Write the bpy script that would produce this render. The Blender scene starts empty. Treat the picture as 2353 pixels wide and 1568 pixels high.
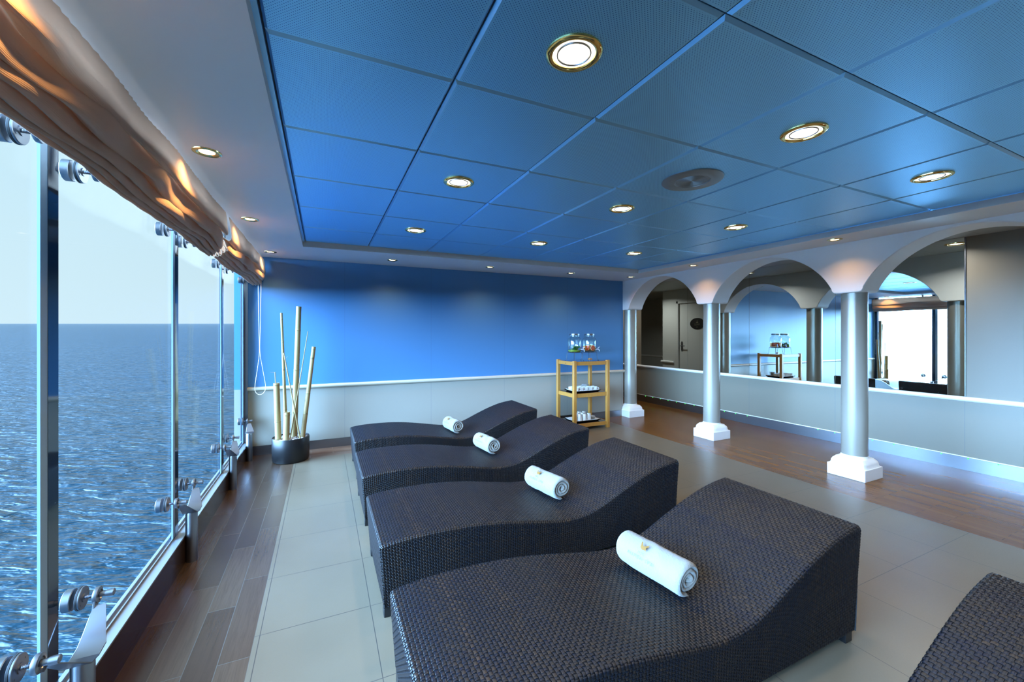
import bpy, bmesh, math, random
import numpy as np
from mathutils import Vector, Matrix

random.seed(7)
rng = np.random.default_rng(7)
PI = math.pi
sc = bpy.context.scene
COL = sc.collection

# ------------------------------------------------------------------ camera
YAW = 0.43480
H = 1.323
cam_d = bpy.data.cameras.new('camera')
cam_d.sensor_fit = 'HORIZONTAL'
cam_d.sensor_width = 36.0
cam_d.lens = 934.3 / 2353 * 36
cam_d.shift_x = 0.0
cam_d.shift_y = -(784 - 766.4) / 2353
cam_d.clip_start = 0.02
cam_d.clip_end = 60000
cam = bpy.data.objects.new('camera', cam_d)
COL.objects.link(cam)
cam.location = (0, 0, H)
cam.rotation_euler = (PI / 2, 0, -YAW)
sc.camera = cam

# ------------------------------------------------------------------ view
sc.view_settings.view_transform = 'Standard'
sc.view_settings.look = 'None'
sc.view_settings.exposure = 1.35
sc.view_settings.gamma = 1.0
sc.view_settings.use_curve_mapping = False
try:
    sc.cycles.use_denoising = True
    sc.cycles.max_bounces = 10
    sc.cycles.diffuse_bounces = 5
    sc.cycles.glossy_bounces = 6
    sc.cycles.transparent_max_bounces = 16
    sc.cycles.transmission_bounces = 8
    sc.cycles.caustics_reflective = False
    sc.cycles.caustics_refractive = False
    sc.cycles.sample_clamp_indirect = 6.0
except Exception:
    pass

# ------------------------------------------------------------------ sky
SKY_LOW = (0.268, 0.349, 0.385)
SKY_HIGH = (0.212, 0.328, 0.382)
GLOW_DIR = (-0.98, -0.10, 0.20)      # the bright part of the overcast sky, off to the ship's side
GLOW_COL = (0.40, 0.79, 1.34)
GLOW_STR = 24.0
w = bpy.data.worlds.new('sky')
sc.world = w
w.use_nodes = True
nt = w.node_tree
nt.nodes.clear()
N = nt.nodes.new
L = nt.links.new
tc = N('ShaderNodeTexCoord')
sep = N('ShaderNodeSeparateXYZ'); L(tc.outputs['Generated'], sep.inputs[0])
mr = N('ShaderNodeMapRange'); mr.inputs['From Min'].default_value = 0.0; mr.inputs['From Max'].default_value = 0.6
L(sep.outputs['Z'], mr.inputs['Value'])
mix = N('ShaderNodeMix'); mix.data_type = 'RGBA'
mix.inputs['A'].default_value = (*SKY_LOW, 1); mix.inputs['B'].default_value = (*SKY_HIGH, 1)
L(mr.outputs['Result'], mix.inputs['Factor'])
g = Vector(GLOW_DIR).normalized()
dot = N('ShaderNodeVectorMath'); dot.operation = 'DOT_PRODUCT'
L(tc.outputs['Generated'], dot.inputs[0]); dot.inputs[1].default_value = tuple(g)
gr = N('ShaderNodeMapRange'); gr.interpolation_type = 'SMOOTHSTEP'
gr.inputs['From Min'].default_value = 0.62; gr.inputs['From Max'].default_value = 1.0
gr.inputs['To Min'].default_value = 0.0; gr.inputs['To Max'].default_value = GLOW_STR
L(dot.outputs['Value'], gr.inputs['Value'])
gc = N('ShaderNodeVectorMath'); gc.operation = 'SCALE'; gc.inputs[0].default_value = GLOW_COL
L(gr.outputs['Result'], gc.inputs['Scale'])
ad = N('ShaderNodeVectorMath'); ad.operation = 'ADD'
L(mix.outputs['Result'], ad.inputs[0]); L(gc.outputs['Vector'], ad.inputs[1])
bg = N('ShaderNodeBackground'); L(ad.outputs['Vector'], bg.inputs['Color']); bg.inputs['Strength'].default_value = 1.0
wo = N('ShaderNodeOutputWorld'); L(bg.outputs[0], wo.inputs['Surface'])

# lamp powers (the lights themselves are made in the lamp builders)
P_BIG, P_SMALL, P_CORR = 2.1, 1.0, 3.8
C_BIG, C_SMALL = (1.0, 0.84, 0.60), (1.0, 0.94, 0.86)
P_ARC = 4.5
P_LEFT, C_LEFT = 11.0, (1.0, 0.55, 0.20)

# ================================================================== helpers
def srgb(r, g_, b):
    f = lambda c: (c / 255 / 12.92) if c / 255 <= 0.04045 else ((c / 255 + 0.055) / 1.055) ** 2.4
    return (f(r), f(g_), f(b), 1.0)

class Mt:
    """small node-material helper"""
    def __init__(self, name, color=(.8, .8, .8, 1), rough=.5, metal=0.0, spec=.5, coat=0.0, coat_rough=.1):
        self.m = bpy.data.materials.new(name)
        self.m.use_nodes = True
        self.t = self.m.node_tree
        self.b = self.t.nodes['Principled BSDF']
        self.b.inputs['Base Color'].default_value = color
        self.b.inputs['Roughness'].default_value = rough
        self.b.inputs['Metallic'].default_value = metal
        self.b.inputs['Specular IOR Level'].default_value = spec
        self.b.inputs['Coat Weight'].default_value = coat
        self.b.inputs['Coat Roughness'].default_value = coat_rough
    def n(self, typ, **kw):
        x = self.t.nodes.new(typ)
        for k, v in kw.items():
            setattr(x, k, v)
        return x
    def l(self, a, b):
        self.t.links.new(a, b)
    def pos(self):
        g_ = self.n('ShaderNodeNewGeometry')
        s = self.n('ShaderNodeSeparateXYZ')
        self.l(g_.outputs['Position'], s.inputs[0])
        return g_.outputs['Position'], s
    def math(self, op, a, b=None, c=None, clamp=False):
        x = self.n('ShaderNodeMath', operation=op); x.use_clamp = clamp
        for i, v in enumerate((a, b, c)):
            if v is None: continue
            if isinstance(v, (int, float)): x.inputs[i].default_value = v
            else: self.l(v, x.inputs[i])
        return x.outputs[0]
    def seam(self, coord, origin, pitch, half):
        """1 on the seam lines of a regular pitch, else 0"""
        a = self.math('SUBTRACT', coord, origin)
        a = self.math('DIVIDE', a, pitch)
        fr = self.math('FRACT', a)
        d = self.math('ABSOLUTE', self.math('SUBTRACT', fr, 0.5))
        return self.math('GREATER_THAN', d, 0.5 - half / pitch)
    def mixc(self, fac, a, b):
        x = self.n('ShaderNodeMix', data_type='RGBA')
        if isinstance(fac, (int, float)): x.inputs['Factor'].default_value = fac
        else: self.l(fac, x.inputs['Factor'])
        for k, v in (('A', a), ('B', b)):
            if isinstance(v, tuple): x.inputs[k].default_value = v
            else: self.l(v, x.inputs[k])
        return x.outputs['Result']
    def noise(self, vec, scale, detail=3, rough=.5, dist=0.0):
        x = self.n('ShaderNodeTexNoise')
        x.inputs['Scale'].default_value = scale; x.inputs['Detail'].default_value = detail
        x.inputs['Roughness'].default_value = rough; x.inputs['Distortion'].default_value = dist
        if vec is not None: self.l(vec, x.inputs['Vector'])
        return x.outputs['Fac']
    def mapping(self, vec, scale=(1, 1, 1), rot=(0, 0, 0), loc=(0, 0, 0)):
        x = self.n('ShaderNodeMapping')
        x.inputs['Scale'].default_value = scale; x.inputs['Rotation'].default_value = rot
        x.inputs['Location'].default_value = loc
        self.l(vec, x.inputs['Vector'])
        return x.outputs[0]
    def bump(self, h, strength=.3, dist=.002):
        x = self.n('ShaderNodeBump')
        x.inputs['Strength'].default_value = strength; x.inputs['Distance'].default_value = dist
        self.l(h, x.inputs['Height'])
        self.l(x.outputs[0], self.b.inputs['Normal'])
    def color(self, sock):
        self.l(sock, self.b.inputs['Base Color'])
    def objco(self):
        x = self.n('ShaderNodeTexCoord')
        return x.outputs['Object']

def ramp(mt, sock, stops):
    r = mt.n('ShaderNodeValToRGB')
    e = r.color_ramp.elements
    e[0].position, e[0].color = stops[0]
    e[1].position, e[1].color = stops[-1]
    for p, c in stops[1:-1]:
        x = e.new(p); x.color = c
    mt.l(sock, r.inputs[0])
    return r.outputs[0]

# ------------------------------------------------------------------ mesh builder
class MB:
    def __init__(self):
        self.v = []; self.f = []; self.sm = []; self.mi = []
    def add(self, verts, faces, smooth=False, mi=0, M=None):
        o = len(self.v)
        for p in verts:
            p = Vector(p)
            if M is not None: p = M @ p
            self.v.append(tuple(p))
        for f in faces:
            self.f.append([i + o for i in f]); self.sm.append(smooth); self.mi.append(mi)
        return self
    def box(self, x0, x1, y0, y1, z0, z1, mi=0, M=None):
        v = [(x0, y0, z0), (x1, y0, z0), (x1, y1, z0), (x0, y1, z0), (x0, y0, z1), (x1, y0, z1), (x1, y1, z1), (x0, y1, z1)]
        f = [(0, 3, 2, 1), (4, 5, 6, 7), (0, 1, 5, 4), (1, 2, 6, 5), (2, 3, 7, 6), (3, 0, 4, 7)]
        return self.add(v, f, False, mi, M)
    def tube(self, pts, radii, n=12, caps=True, mi=0, M=None, smooth=True):
        """round tube through points"""
        pts = [Vector(p) for p in pts]
        if isinstance(radii, (int, float)): radii = [radii] * len(pts)
        V = []; F = []
        up = None
        for i, p in enumerate(pts):
            a = pts[max(i - 1, 0)]; b = pts[min(i + 1, len(pts) - 1)]
            t = (b - a)
            if t.length < 1e-9: t = Vector((0, 0, 1))
            t.normalize()
            if up is None:
                up = Vector((0, 0, 1)) if abs(t.z) < .9 else Vector((1, 0, 0))
            x = t.cross(up)
            if x.length < 1e-6: x = t.cross(Vector((0, 1, 0)))
            x.normalize(); y = t.cross(x).normalized()
            up = -y if False else up
            for k in range(n):
                an = 2 * PI * k / n
                V.append(p + (x * math.cos(an) + y * math.sin(an)) * radii[i])
        for i in range(len(pts) - 1):
            for k in range(n):
                F.append((i * n + k, i * n + (k + 1) % n, (i + 1) * n + (k + 1) % n, (i + 1) * n + k))
        self.add(V, F, smooth, mi, M)
        if caps:
            self.add(V[:n], [tuple(range(n))], False, mi, M)
            self.add(V[-n:], [tuple(reversed(range(n)))], False, mi, M)
        return self
    def lathe(self, prof, n=32, mi=0, M=None, smooth=True, axis='z', sharp=None):
        """prof: list of (r, h); axis z"""
        V = []; F = []
        for r, h in prof:
            for k in range(n):
                an = 2 * PI * k / n
                c, s = r * math.cos(an), r * math.sin(an)
                V.append((c, s, h) if axis == 'z' else ((h, c, s) if axis == 'x' else (c, h, s)))
        for i in range(len(prof) - 1):
            for k in range(n):
                F.append((i * n + k, i * n + (k + 1) % n, (i + 1) * n + (k + 1) % n, (i + 1) * n + k))
        if prof[0][0] > 1e-6: F.append(tuple(reversed(range(n))))
        if prof[-1][0] > 1e-6: F.append(tuple(range((len(prof) - 1) * n, len(prof) * n)))
        return self.add(V, F, smooth, mi, M)
    def prism(self, poly, a0, a1, plane='yz', mi=0, M=None, smooth=False):
        """extrude a closed 2D polygon along the third axis"""
        def mk(p, a):
            return (a, p[0], p[1]) if plane == 'yz' else ((p[0], a, p[1]) if plane == 'xz' else (p[0], p[1], a))
        n = len(poly)
        V = [mk(p, a0) for p in poly] + [mk(p, a1) for p in poly]
        F = [(i, (i + 1) % n, n + (i + 1) % n, n + i) for i in range(n)]
        F += [tuple(reversed(range(n))), tuple(range(n, 2 * n))]
        return self.add(V, F, smooth, mi, M)
    def mesh(self, name):
        me = bpy.data.meshes.new(name)
        me.from_pydata(self.v, [], self.f)
        me.polygons.foreach_set('use_smooth', self.sm)
        me.polygons.foreach_set('material_index', self.mi)
        me.update()
        return me
    def build(self, name, mats, parent=None, loc=None, bevel=0.0, seg=2, fix=True, angle=True):
        me = self.mesh(name)
        if fix:
            bm = bmesh.new(); bm.from_mesh(me)
            bmesh.ops.remove_doubles(bm, verts=bm.verts, dist=1e-6)
            bmesh.ops.recalc_face_normals(bm, faces=bm.faces)
            bm.to_mesh(me); bm.free()
        o = bpy.data.objects.new(name, me)
        for m in (mats if isinstance(mats, (list, tuple)) else [mats]):
            me.materials.append(m.m if isinstance(m, Mt) else m)
        COL.objects.link(o)
        if parent is not None: o.parent = parent
        if loc is not None: o.location = loc
        if bevel:
            b = o.modifiers.new('bevel', 'BEVEL'); b.width = bevel; b.segments = seg
            b.limit_method = 'ANGLE'; b.angle_limit = math.radians(35); b.harden_normals = False
        if angle:
            try: me.set_sharp_from_angle(angle=math.radians(38))
            except Exception: pass
        return o

def smooth_all(o):
    o.data.polygons.foreach_set('use_smooth', [True] * len(o.data.polygons))

def tag(o, label=None, cat=None, group=None, kind=None):
    if label: o['label'] = label
    if cat: o['category'] = cat
    if group: o['group'] = group
    if kind: o['kind'] = kind
    return o

def empty(name, loc=(0, 0, 0), rz=0.0, label=None, cat=None, group=None, kind=None):
    o = bpy.data.objects.new(name, None)
    o.empty_display_size = 0.05
    COL.objects.link(o)
    o.location = loc; o.rotation_euler = (0, 0, rz)
    return tag(o, label, cat, group, kind)

def copy_tree(o, parent=None):
    c = o.copy(); COL.objects.link(c)
    if parent is not None: c.parent = parent
    for ch in list(o.children): copy_tree(ch, c)
    return c

# smooth 1-D noise
def n1(x, seed=0):
    x = np.asarray(x, float)
    i = np.floor(x).astype(int); f = x - i; f = f * f * (3 - 2 * f)
    h = lambda k: np.modf(np.abs(np.sin((k + seed * 17.13) * 12.9898) * 43758.5453))[0] * 2 - 1
    return h(i) * (1 - f) + h(i + 1) * f

# ================================================================== materials
M = {}
M['white'] = Mt('white_paint', srgb(240, 242, 242), .38)
M['cream'] = Mt('cream_rail', srgb(190, 184, 166), .35)
M['dark'] = Mt('dark_recess', srgb(14, 20, 34), .6)
M['black'] = Mt('black_satin', srgb(22, 22, 24), .35)
M['steel'] = Mt('brushed_steel', srgb(146, 150, 158), .32, metal=1.0)
M['steel_dark'] = Mt('steel_edge', srgb(120, 122, 128), .35, metal=1.0)
M['brass'] = Mt('polished_brass', (0.78, 0.56, 0.20, 1), .10, metal=1.0)
M['speaker'] = Mt('grey_speaker_metal', srgb(150, 156, 156), .42, metal=.35)
M['rubber'] = Mt('black_rubber', srgb(24, 26, 30), .5)
M['porcelain'] = Mt('white_porcelain', srgb(206, 204, 200), .2, coat=.3)
M['paper'] = Mt('white_paper', srgb(240, 240, 238), .7)
M['tray'] = Mt('black_lacquer', srgb(18, 17, 19), .2, coat=.4)

# column paint: pearly silver-white
m = M['column'] = Mt('pearl_column', srgb(150, 145, 134), .30, metal=.2)

# walls with panel seams
def wall_mat(name, lo, hi, zsplit, axis, origin, pitch, rough=.4):
    m = Mt(name, lo, rough)
    p, s = m.pos()
    up = m.math('GREATER_THAN', s.outputs['Z'], zsplit)
    base = m.mixc(up, lo, hi)
    seam = m.seam(s.outputs[axis], origin, pitch, 0.0012)
    col = m.mixc(m.math('MULTIPLY', seam, .55), base, srgb(60, 80, 110))
    m.color(col)
    m.bump(m.noise(p, 60, 2), .05, .001)
    return m
M['wall_blue'] = wall_mat('blue_and_white_wall', srgb(152, 150, 140), srgb(72, 126, 176), .72, 'X', .23, 1.027, .42)
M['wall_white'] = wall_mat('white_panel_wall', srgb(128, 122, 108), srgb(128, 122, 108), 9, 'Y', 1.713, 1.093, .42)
M['wall_grey'] = wall_mat('grey_white_wall', srgb(200, 204, 202), srgb(200, 204, 202), 9, 'Y', 0.3, 1.1, .5)

# soffit
M['soffit'] = Mt('soffit_paint', srgb(238, 242, 244), .42)

# perforated blue ceiling tile
m = M['ceil'] = Mt('perforated_blue_tile', srgb(152, 216, 255), .40, spec=.5, metal=.85)
p, s = m.pos()
pitch = 0.0075
rot = m.mapping(p, (1, 1, 1), (0, 0, PI / 4))
sr = m.n('ShaderNodeSeparateXYZ'); m.l(rot, sr.inputs[0])
fx = m.math('SUBTRACT', m.math('FRACT', m.math('DIVIDE', sr.outputs['X'], pitch)), .5)
fy = m.math('SUBTRACT', m.math('FRACT', m.math('DIVIDE', sr.outputs['Y'], pitch)), .5)
d2 = m.math('ADD', m.math('MULTIPLY', fx, fx), m.math('MULTIPLY', fy, fy))
hole = m.math('LESS_THAN', d2, .035)
# border of each tile is not perforated
bx = m.math('ABSOLUTE', m.math('SUBTRACT', m.math('FRACT', m.math('DIVIDE', m.math('SUBTRACT', s.outputs['X'], .419), .5995)), .5))
by = m.math('ABSOLUTE', m.math('SUBTRACT', m.math('FRACT', m.math('DIVIDE', m.math('SUBTRACT', s.outputs['Y'], .779), .6014)), .5))
inb = m.math('LESS_THAN', m.math('MAXIMUM', bx, by), .472)
hole = m.math('MULTIPLY', hole, inb)
m.color(m.mixc(hole, srgb(146, 216, 255), srgb(56, 116, 196)))
m = M['ceil_edge'] = Mt('blue_tile_edge', srgb(150, 210, 252), .30, metal=.6)
M['ceil_gap'] = Mt('dark_tile_gap', srgb(8, 20, 46), .6)

# corridor ceiling
m = M['ceil_corr'] = Mt('corridor_ceiling', srgb(178, 184, 180), .5)
p, s = m.pos()
m.color(m.mixc(m.math('MULTIPLY', m.seam(s.outputs['Y'], .4, .6, .0015), .5), srgb(178, 184, 180), srgb(60, 70, 80)))

# floor tile
TX0, TPX, TY0, TPY = .208, .459, 1.168, .4555
m = M['tile'] = Mt('porcelain_floor_tile', srgb(196, 190, 176), .30, spec=.5)
p, s = m.pos()
sx = m.seam(s.outputs['X'], TX0, TPX, .0016); sy = m.seam(s.outputs['Y'], TY0, TPY, .0016)
sm = m.math('MAXIMUM', sx, sy)
nz = m.noise(p, 2.2, 4); nf = m.noise(p, 160, 3)
base = m.mixc(nz, srgb(98, 88, 72), srgb(112, 102, 86))
base = m.mixc(m.math('MULTIPLY', nf, .22), base, srgb(88, 81, 70))
m.color(m.mixc(sm, base, srgb(62, 58, 54)))
rr = m.n('ShaderNodeMapRange'); rr.inputs['To Min'].default_value = .26; rr.inputs['To Max'].default_value = .40
m.l(nf, rr.inputs['Value']); m.l(rr.outputs[0], m.b.inputs['Roughness'])

def plank(name, along, length, width, c1, c2, mort, grain, rough, ox=0.0, oy=0.0, bumpy=.35, gscale=1.0, mortar=.0016):
    """planks running along axis 'X' or 'Y'"""
    m = Mt(name, c1, rough, spec=.5)
    p, s = m.pos()
    cb = m.n('ShaderNodeCombineXYZ')
    a, b = ('Y', 'X') if along == 'Y' else ('X', 'Y')
    m.l(m.math('SUBTRACT', s.outputs[a], oy), cb.inputs[0]); m.l(m.math('SUBTRACT', s.outputs[b], ox), cb.inputs[1])
    br = m.n('ShaderNodeTexBrick'); br.offset = .37; br.offset_frequency = 2; br.squash = 1.0
    m.l(cb.outputs[0], br.inputs['Vector'])
    br.inputs['Scale'].default_value = 1.0
    br.inputs['Brick Width'].default_value = length; br.inputs['Row Height'].default_value = width
    br.inputs['Mortar Size'].default_value = mortar; br.inputs['Mortar Smooth'].default_value = .1
    br.inputs['Color1'].default_value = c1; br.inputs['Color2'].default_value = c2; br.inputs['Mortar'].default_value = mort
    br.inputs['Bias'].default_value = 0.0
    gv = m.mapping(cb.outputs[0], (3.0 * gscale, 60 * gscale, 1))
    gn = m.noise(gv, 1.4, 5, .6, 1.2)
    gv2 = m.mapping(cb.outputs[0], (1.2 * gscale, 9 * gscale, 1))
    gn2 = m.noise(gv2, 1.6, 4, .55, .6)
    k = m.math('MULTIPLY', m.math('SUBTRACT', gn, .42), 1.6, clamp=True)
    col = m.mixc(m.math('MULTIPLY', k, grain), br.outputs['Color'], tuple([c * .42 for c in c1[:3]] + [1]))
    col = m.mixc(m.math('MULTIPLY', gn2, .35), col, tuple([c * .7 for c in c2[:3]] + [1]))
    m.color(m.mixc(br.outputs['Fac'], col, mort))
    m.bump(m.math('SUBTRACT', m.math('MULTIPLY', gn, .4), br.outputs['Fac']), bumpy, .0015)
    return m
M['plank_left'] = plank('grey_brown_wood_tile', 'Y', .62, .1125, srgb(62, 45, 34), srgb(88, 72, 58), srgb(86, 82, 76), .95, .27, ox=-.271, oy=.1)
M['plank_far'] = plank('wood_tile_border', 'X', .60, .0915, srgb(106, 84, 70), srgb(138, 114, 94), srgb(150, 144, 136), .55, .34, ox=4.81, oy=.1)
M['parquet'] = plank('teak_parquet', 'Y', .42, .052, srgb(98, 60, 20), srgb(118, 78, 32), srgb(50, 30, 16), .5, .26, ox=3.89, oy=.2, bumpy=.04, mortar=.0007)
M['parquet'].b.inputs['Specular IOR Level'].default_value = .22
M['plinth_wood'] = plank('dark_wood_tile_plinth', 'Y', .9, .16, srgb(44, 31, 26), srgb(58, 42, 36), srgb(80, 74, 70), .5, .16, ox=-5, oy=.3)

# mirror / glass
m = M['mirror'] = Mt('mirror_glass', (.80, .87, .85, 1), .0, metal=1.0)
def thin_glass(name, tint, refl=1.0, rough=0.0):
    m = bpy.data.materials.new(name); m.use_nodes = True
    t = m.node_tree; t.nodes.clear()
    tr = t.nodes.new('ShaderNodeBsdfTransparent'); tr.inputs[0].default_value = tint
    gl = t.nodes.new('ShaderNodeBsdfGlossy'); gl.inputs['Roughness'].default_value = rough
    lw = t.nodes.new('ShaderNodeLayerWeight'); lw.inputs[0].default_value = .5
    pw = t.nodes.new('ShaderNodeMath'); pw.operation = 'POWER'; pw.inputs[1].default_value = 4.0
    t.links.new(lw.outputs['Facing'], pw.inputs[0])
    mu = t.nodes.new('ShaderNodeMath'); mu.operation = 'MULTIPLY_ADD'; mu.inputs[1].default_value = .85 * refl; mu.inputs[2].default_value = .04 * refl
    t.links.new(pw.outputs[0], mu.inputs[0])
    mx = t.nodes.new('ShaderNodeMixShader'); t.links.new(mu.outputs[0], mx.inputs[0])
    t.links.new(tr.outputs[0], mx.inputs[1]); t.links.new(gl.outputs[0], mx.inputs[2])
    o = t.nodes.new('ShaderNodeOutputMaterial'); t.links.new(mx.outputs[0], o.inputs[0])
    return m
M['pane'] = thin_glass('window_glass', (.985, .995, 1.0, 1), .10)
M['jar_glass'] = thin_glass('jar_glass', (.95, .98, .97, 1), 1.0, .02)
M['dark_glass'] = Mt('dark_glass_fin', srgb(16, 40, 66), .06, spec=.6)
M['seal'] = Mt('pale_seal', srgb(130, 160, 186), .45)
M['sill'] = Mt('pale_metal_sill', srgb(140, 144, 150), .22, metal=.35)
M['shelf_glass'] = Mt('dark_shelf', srgb(24, 20, 20), .08, coat=.6)

def emit(name, col, strength):
    m = bpy.data.materials.new(name); m.use_nodes = True
    t = m.node_tree; t.nodes.clear()
    e = t.nodes.new('ShaderNodeEmission'); e.inputs[0].default_value = (*col, 1); e.inputs[1].default_value = strength
    o = t.nodes.new('ShaderNodeOutputMaterial'); t.links.new(e.outputs[0], o.inputs[0])
    return m
M['bulb_big'] = emit('lamp_diffuser', (1.0, .88, .66), 1.6)
M['bulb_small'] = emit('spot_bulb', (1.0, .74, .42), 3.2)
M['led'] = emit('green_led', (.08, 1.0, .12), 1.1)

# woven synthetic rattan
m = M['rattan'] = Mt('woven_rattan', srgb(60, 48, 42), .34, spec=.4)
at = m.n('ShaderNodeAttribute'); at.attribute_name = 'tone'
col = ramp(m, at.outputs['Fac'], [(0.0, srgb(4, 9, 20)), (.35, srgb(11, 14, 20)), (.65, srgb(25, 19, 17)), (1.0, srgb(42, 30, 24))])
m.color(col)
oc = m.objco()
m.bump(m.noise(m.mapping(oc, (1, 1, 1)), 900, 2), .15, .0004)
M['rattan_core'] = Mt('rattan_shadow_core', srgb(14, 14, 18), .7)

# towel
m = M['towel'] = Mt('terry_cloth', srgb(120, 115, 107), .9, spec=.1)
m.b.inputs['Sheen Weight'].default_value = .25
oc = m.objco()
m.bump(m.math('ADD', m.noise(oc, 520, 3), m.math('MULTIPLY', m.noise(oc, 90, 3), 1.2)), .7, .0035)
M['gold'] = Mt('gold_thread', srgb(112, 78, 30), .5)
M['pale_thread'] = Mt('grey_thread', srgb(78, 80, 84), .7)

# blind fabric
m = M['fabric'] = Mt('beige_corduroy', srgb(190, 158, 132), .75, spec=.2)
m.b.inputs['Sheen Weight'].default_value = .15
oc = m.objco(); so = m.n('ShaderNodeSeparateXYZ'); m.l(oc, so.inputs[0])
uvn = m.n('ShaderNodeAttribute'); uvn.attribute_name = 'run'
wv = m.math('SINE', m.math('MULTIPLY', uvn.outputs['Fac'], 2 * PI / .0042))
m.bump(wv, .22, .0008)
m.color(m.mixc(m.noise(oc, 5, 3), srgb(206, 172, 146), srgb(218, 190, 166)))
# the daylight glows a little through the cloth
tl = m.n('ShaderNodeBsdfTranslucent'); tl.inputs[0].default_value = (.84, .62, .48, 1)
mxs = m.n('ShaderNodeMixShader'); mxs.inputs[0].default_value = .34
m.l(m.b.outputs[0], mxs.inputs[1]); m.l(tl.outputs[0], mxs.inputs[2])
m.l(mxs.outputs[0], m.t.nodes['Material Output'].inputs['Surface'])

# bamboo
m = M['bamboo'] = Mt('dry_bamboo', srgb(178, 158, 112), .42)
oc = m.objco()
a = m.noise(m.mapping(oc, (9, 9, 1.2)), 4, 4, .6)
col = m.mixc(a, srgb(126, 104, 62), srgb(172, 150, 106))
b_ = m.noise(oc, 22, 3)
m.color(m.mixc(m.math('GREATER_THAN', b_, .69), col, srgb(110, 92, 62)))
M['bamboo_dark'] = Mt('bamboo_node', srgb(120, 100, 66), .5)
M['pebble'] = Mt('white_pebble', srgb(190, 190, 190), .6)

# pine
m = M['pine'] = Mt('varnished_pine', srgb(190, 140, 70), .35, coat=.15)
oc = m.objco()
g1 = m.noise(m.mapping(oc, (14, 14, 2.4)), 5, 4, .6, .8)
col = m.mixc(g1, srgb(164, 108, 40), srgb(190, 138, 66))
kn = m.n('ShaderNodeTexVoronoi'); kn.inputs['Scale'].default_value = 7.0; m.l(m.mapping(oc, (1, 1, 1.0)), kn.inputs['Vector'])
m.color(m.mixc(m.math('LESS_THAN', kn.outputs['Distance'], .085), col, srgb(120, 72, 34)))

# sea
m = M['sea'] = Mt('sea_water', srgb(16, 50, 64), .18, spec=.33)
m.b.inputs['IOR'].default_value = 1.333
p, s = m.pos()
v = m.mapping(p, (1, 1, 0), (0, 0, YAW * 1.0))
w1 = m.noise(m.mapping(v, (.42, 1.55, 1)), 1.0, 2.5, .5, .5)
w2 = m.noise(m.mapping(v, (.06, .20, 1), (0, 0, .2)), 1.0, 3, .5, .3)
w3 = m.noise(m.mapping(v, (1.5, 5.0, 1), (0, 0, -.12)), 1.0, 2, .5, .3)
hgt = m.math('ADD', m.math('ADD', w1, m.math('MULTIPLY', w2, 1.8)), m.math('MULTIPLY', w3, .16))
bp = m.n('ShaderNodeBump'); bp.inputs['Strength'].default_value = 1.0; bp.inputs['Distance'].default_value = .60
m.l(hgt, bp.inputs['Height'])
df = m.n('ShaderNodeBsdfDiffuse'); df.inputs['Color'].default_value = (.006, .029, .046, 1); m.l(bp.outputs[0], df.inputs['Normal'])
gl = m.n('ShaderNodeBsdfGlossy'); gl.inputs['Roughness'].default_value = .24; m.l(bp.outputs[0], gl.inputs['Normal'])
lw = m.n('ShaderNodeLayerWeight'); lw.inputs[0].default_value = .5; m.l(bp.outputs[0], lw.inputs['Normal'])
fc = m.math('ADD', m.math('MULTIPLY', m.math('POWER', lw.outputs['Facing'], 4.0), .52), .02)
ms = m.n('ShaderNodeMixShader'); m.l(fc, ms.inputs[0]); m.l(df.outputs[0], ms.inputs[1]); m.l(gl.outputs[0], ms.inputs[2])
m.l(ms.outputs[0], m.t.nodes['Material Output'].inputs['Surface'])

# ================================================================== structure
XG = -.775          # glass plane
YW = 5.17           # far wall
ZC = 2.208; ZS = 2.158
XA0, XA1 = 4.36, 4.64   # arcade
XM = 5.60           # mirror wall
YB = -2.6           # wall behind the camera
COLS = [5.15, 3.628, 2.092, .56, -.97]

def struct(mb, name, mats, bevel=0.0, label=None, **k):
    o = mb.build(name, mats, bevel=bevel, **k)
    o['kind'] = 'structure'
    if label: o['label'] = label
    return o

# floor in its four zones
struct(MB().box(-.271, 3.89, YB, 4.81, -.06, 0), 'floor', M['tile'], label='cream porcelain tile floor with thin dark joints')
struct(MB().box(-.80, -.271, YB, 4.81, -.06, 0).box(-.80, -.271, 4.81, YW, -.06, 0), 'floor.001', M['plank_left'], label='grey brown wood look floor strip along the window')
struct(MB().box(-.271, 3.89, 4.81, YW, -.06, 0), 'floor.002', M['plank_far'], label='wood look border strip at the foot of the blue wall')
struct(MB().box(3.89, 5.75, YB, 9.1, -.06, 0).box(2.9, 3.89, YW + .13, 9.1, -.06, 0), 'floor.003', M['parquet'], label='polished orange brown parquet behind the columns')

# far wall
struct(MB().box(-.86, 4.37, YW, YW + .12, 0, 2.35), 'wall_far', M['wall_blue'], label='blue wall over a white panelled lower half')
def rail_profile(d0, z0, z1, sgn):
    """half round rail in 2D (depth, z)"""
    pts = []
    zc = (z0 + z1) / 2; rz = (z1 - z0) / 2
    for k in range(9):
        an = -PI / 2 + PI * k / 8
        pts.append((d0 - sgn * math.cos(an) * .028, zc + math.sin(an) * rz))
    pts.append((d0 + sgn * .002, z1)); pts.append((d0 + sgn * .002, z0))
    return pts
struct(MB().prism(rail_profile(YW, .696, .742, 1), -.74, 4.40, 'yz'), 'trim_1', M['cream'], label='rounded cream chair rail on the blue wall')
b = MB().box(-.72, 4.30, YW - .008, YW, 0, .098)
for x in (.32, 1.34, 2.37, 3.4): b.box(x - .0015, x + .0015, YW - .0095, YW, 0, .098, 1)
b.box(-.72, 4.30, YW - .010, YW, .092, .098, 0)
struct(b, 'baseboard_far', [M['steel'], M['rubber']], label='brushed steel skirting under the white panels')

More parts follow.
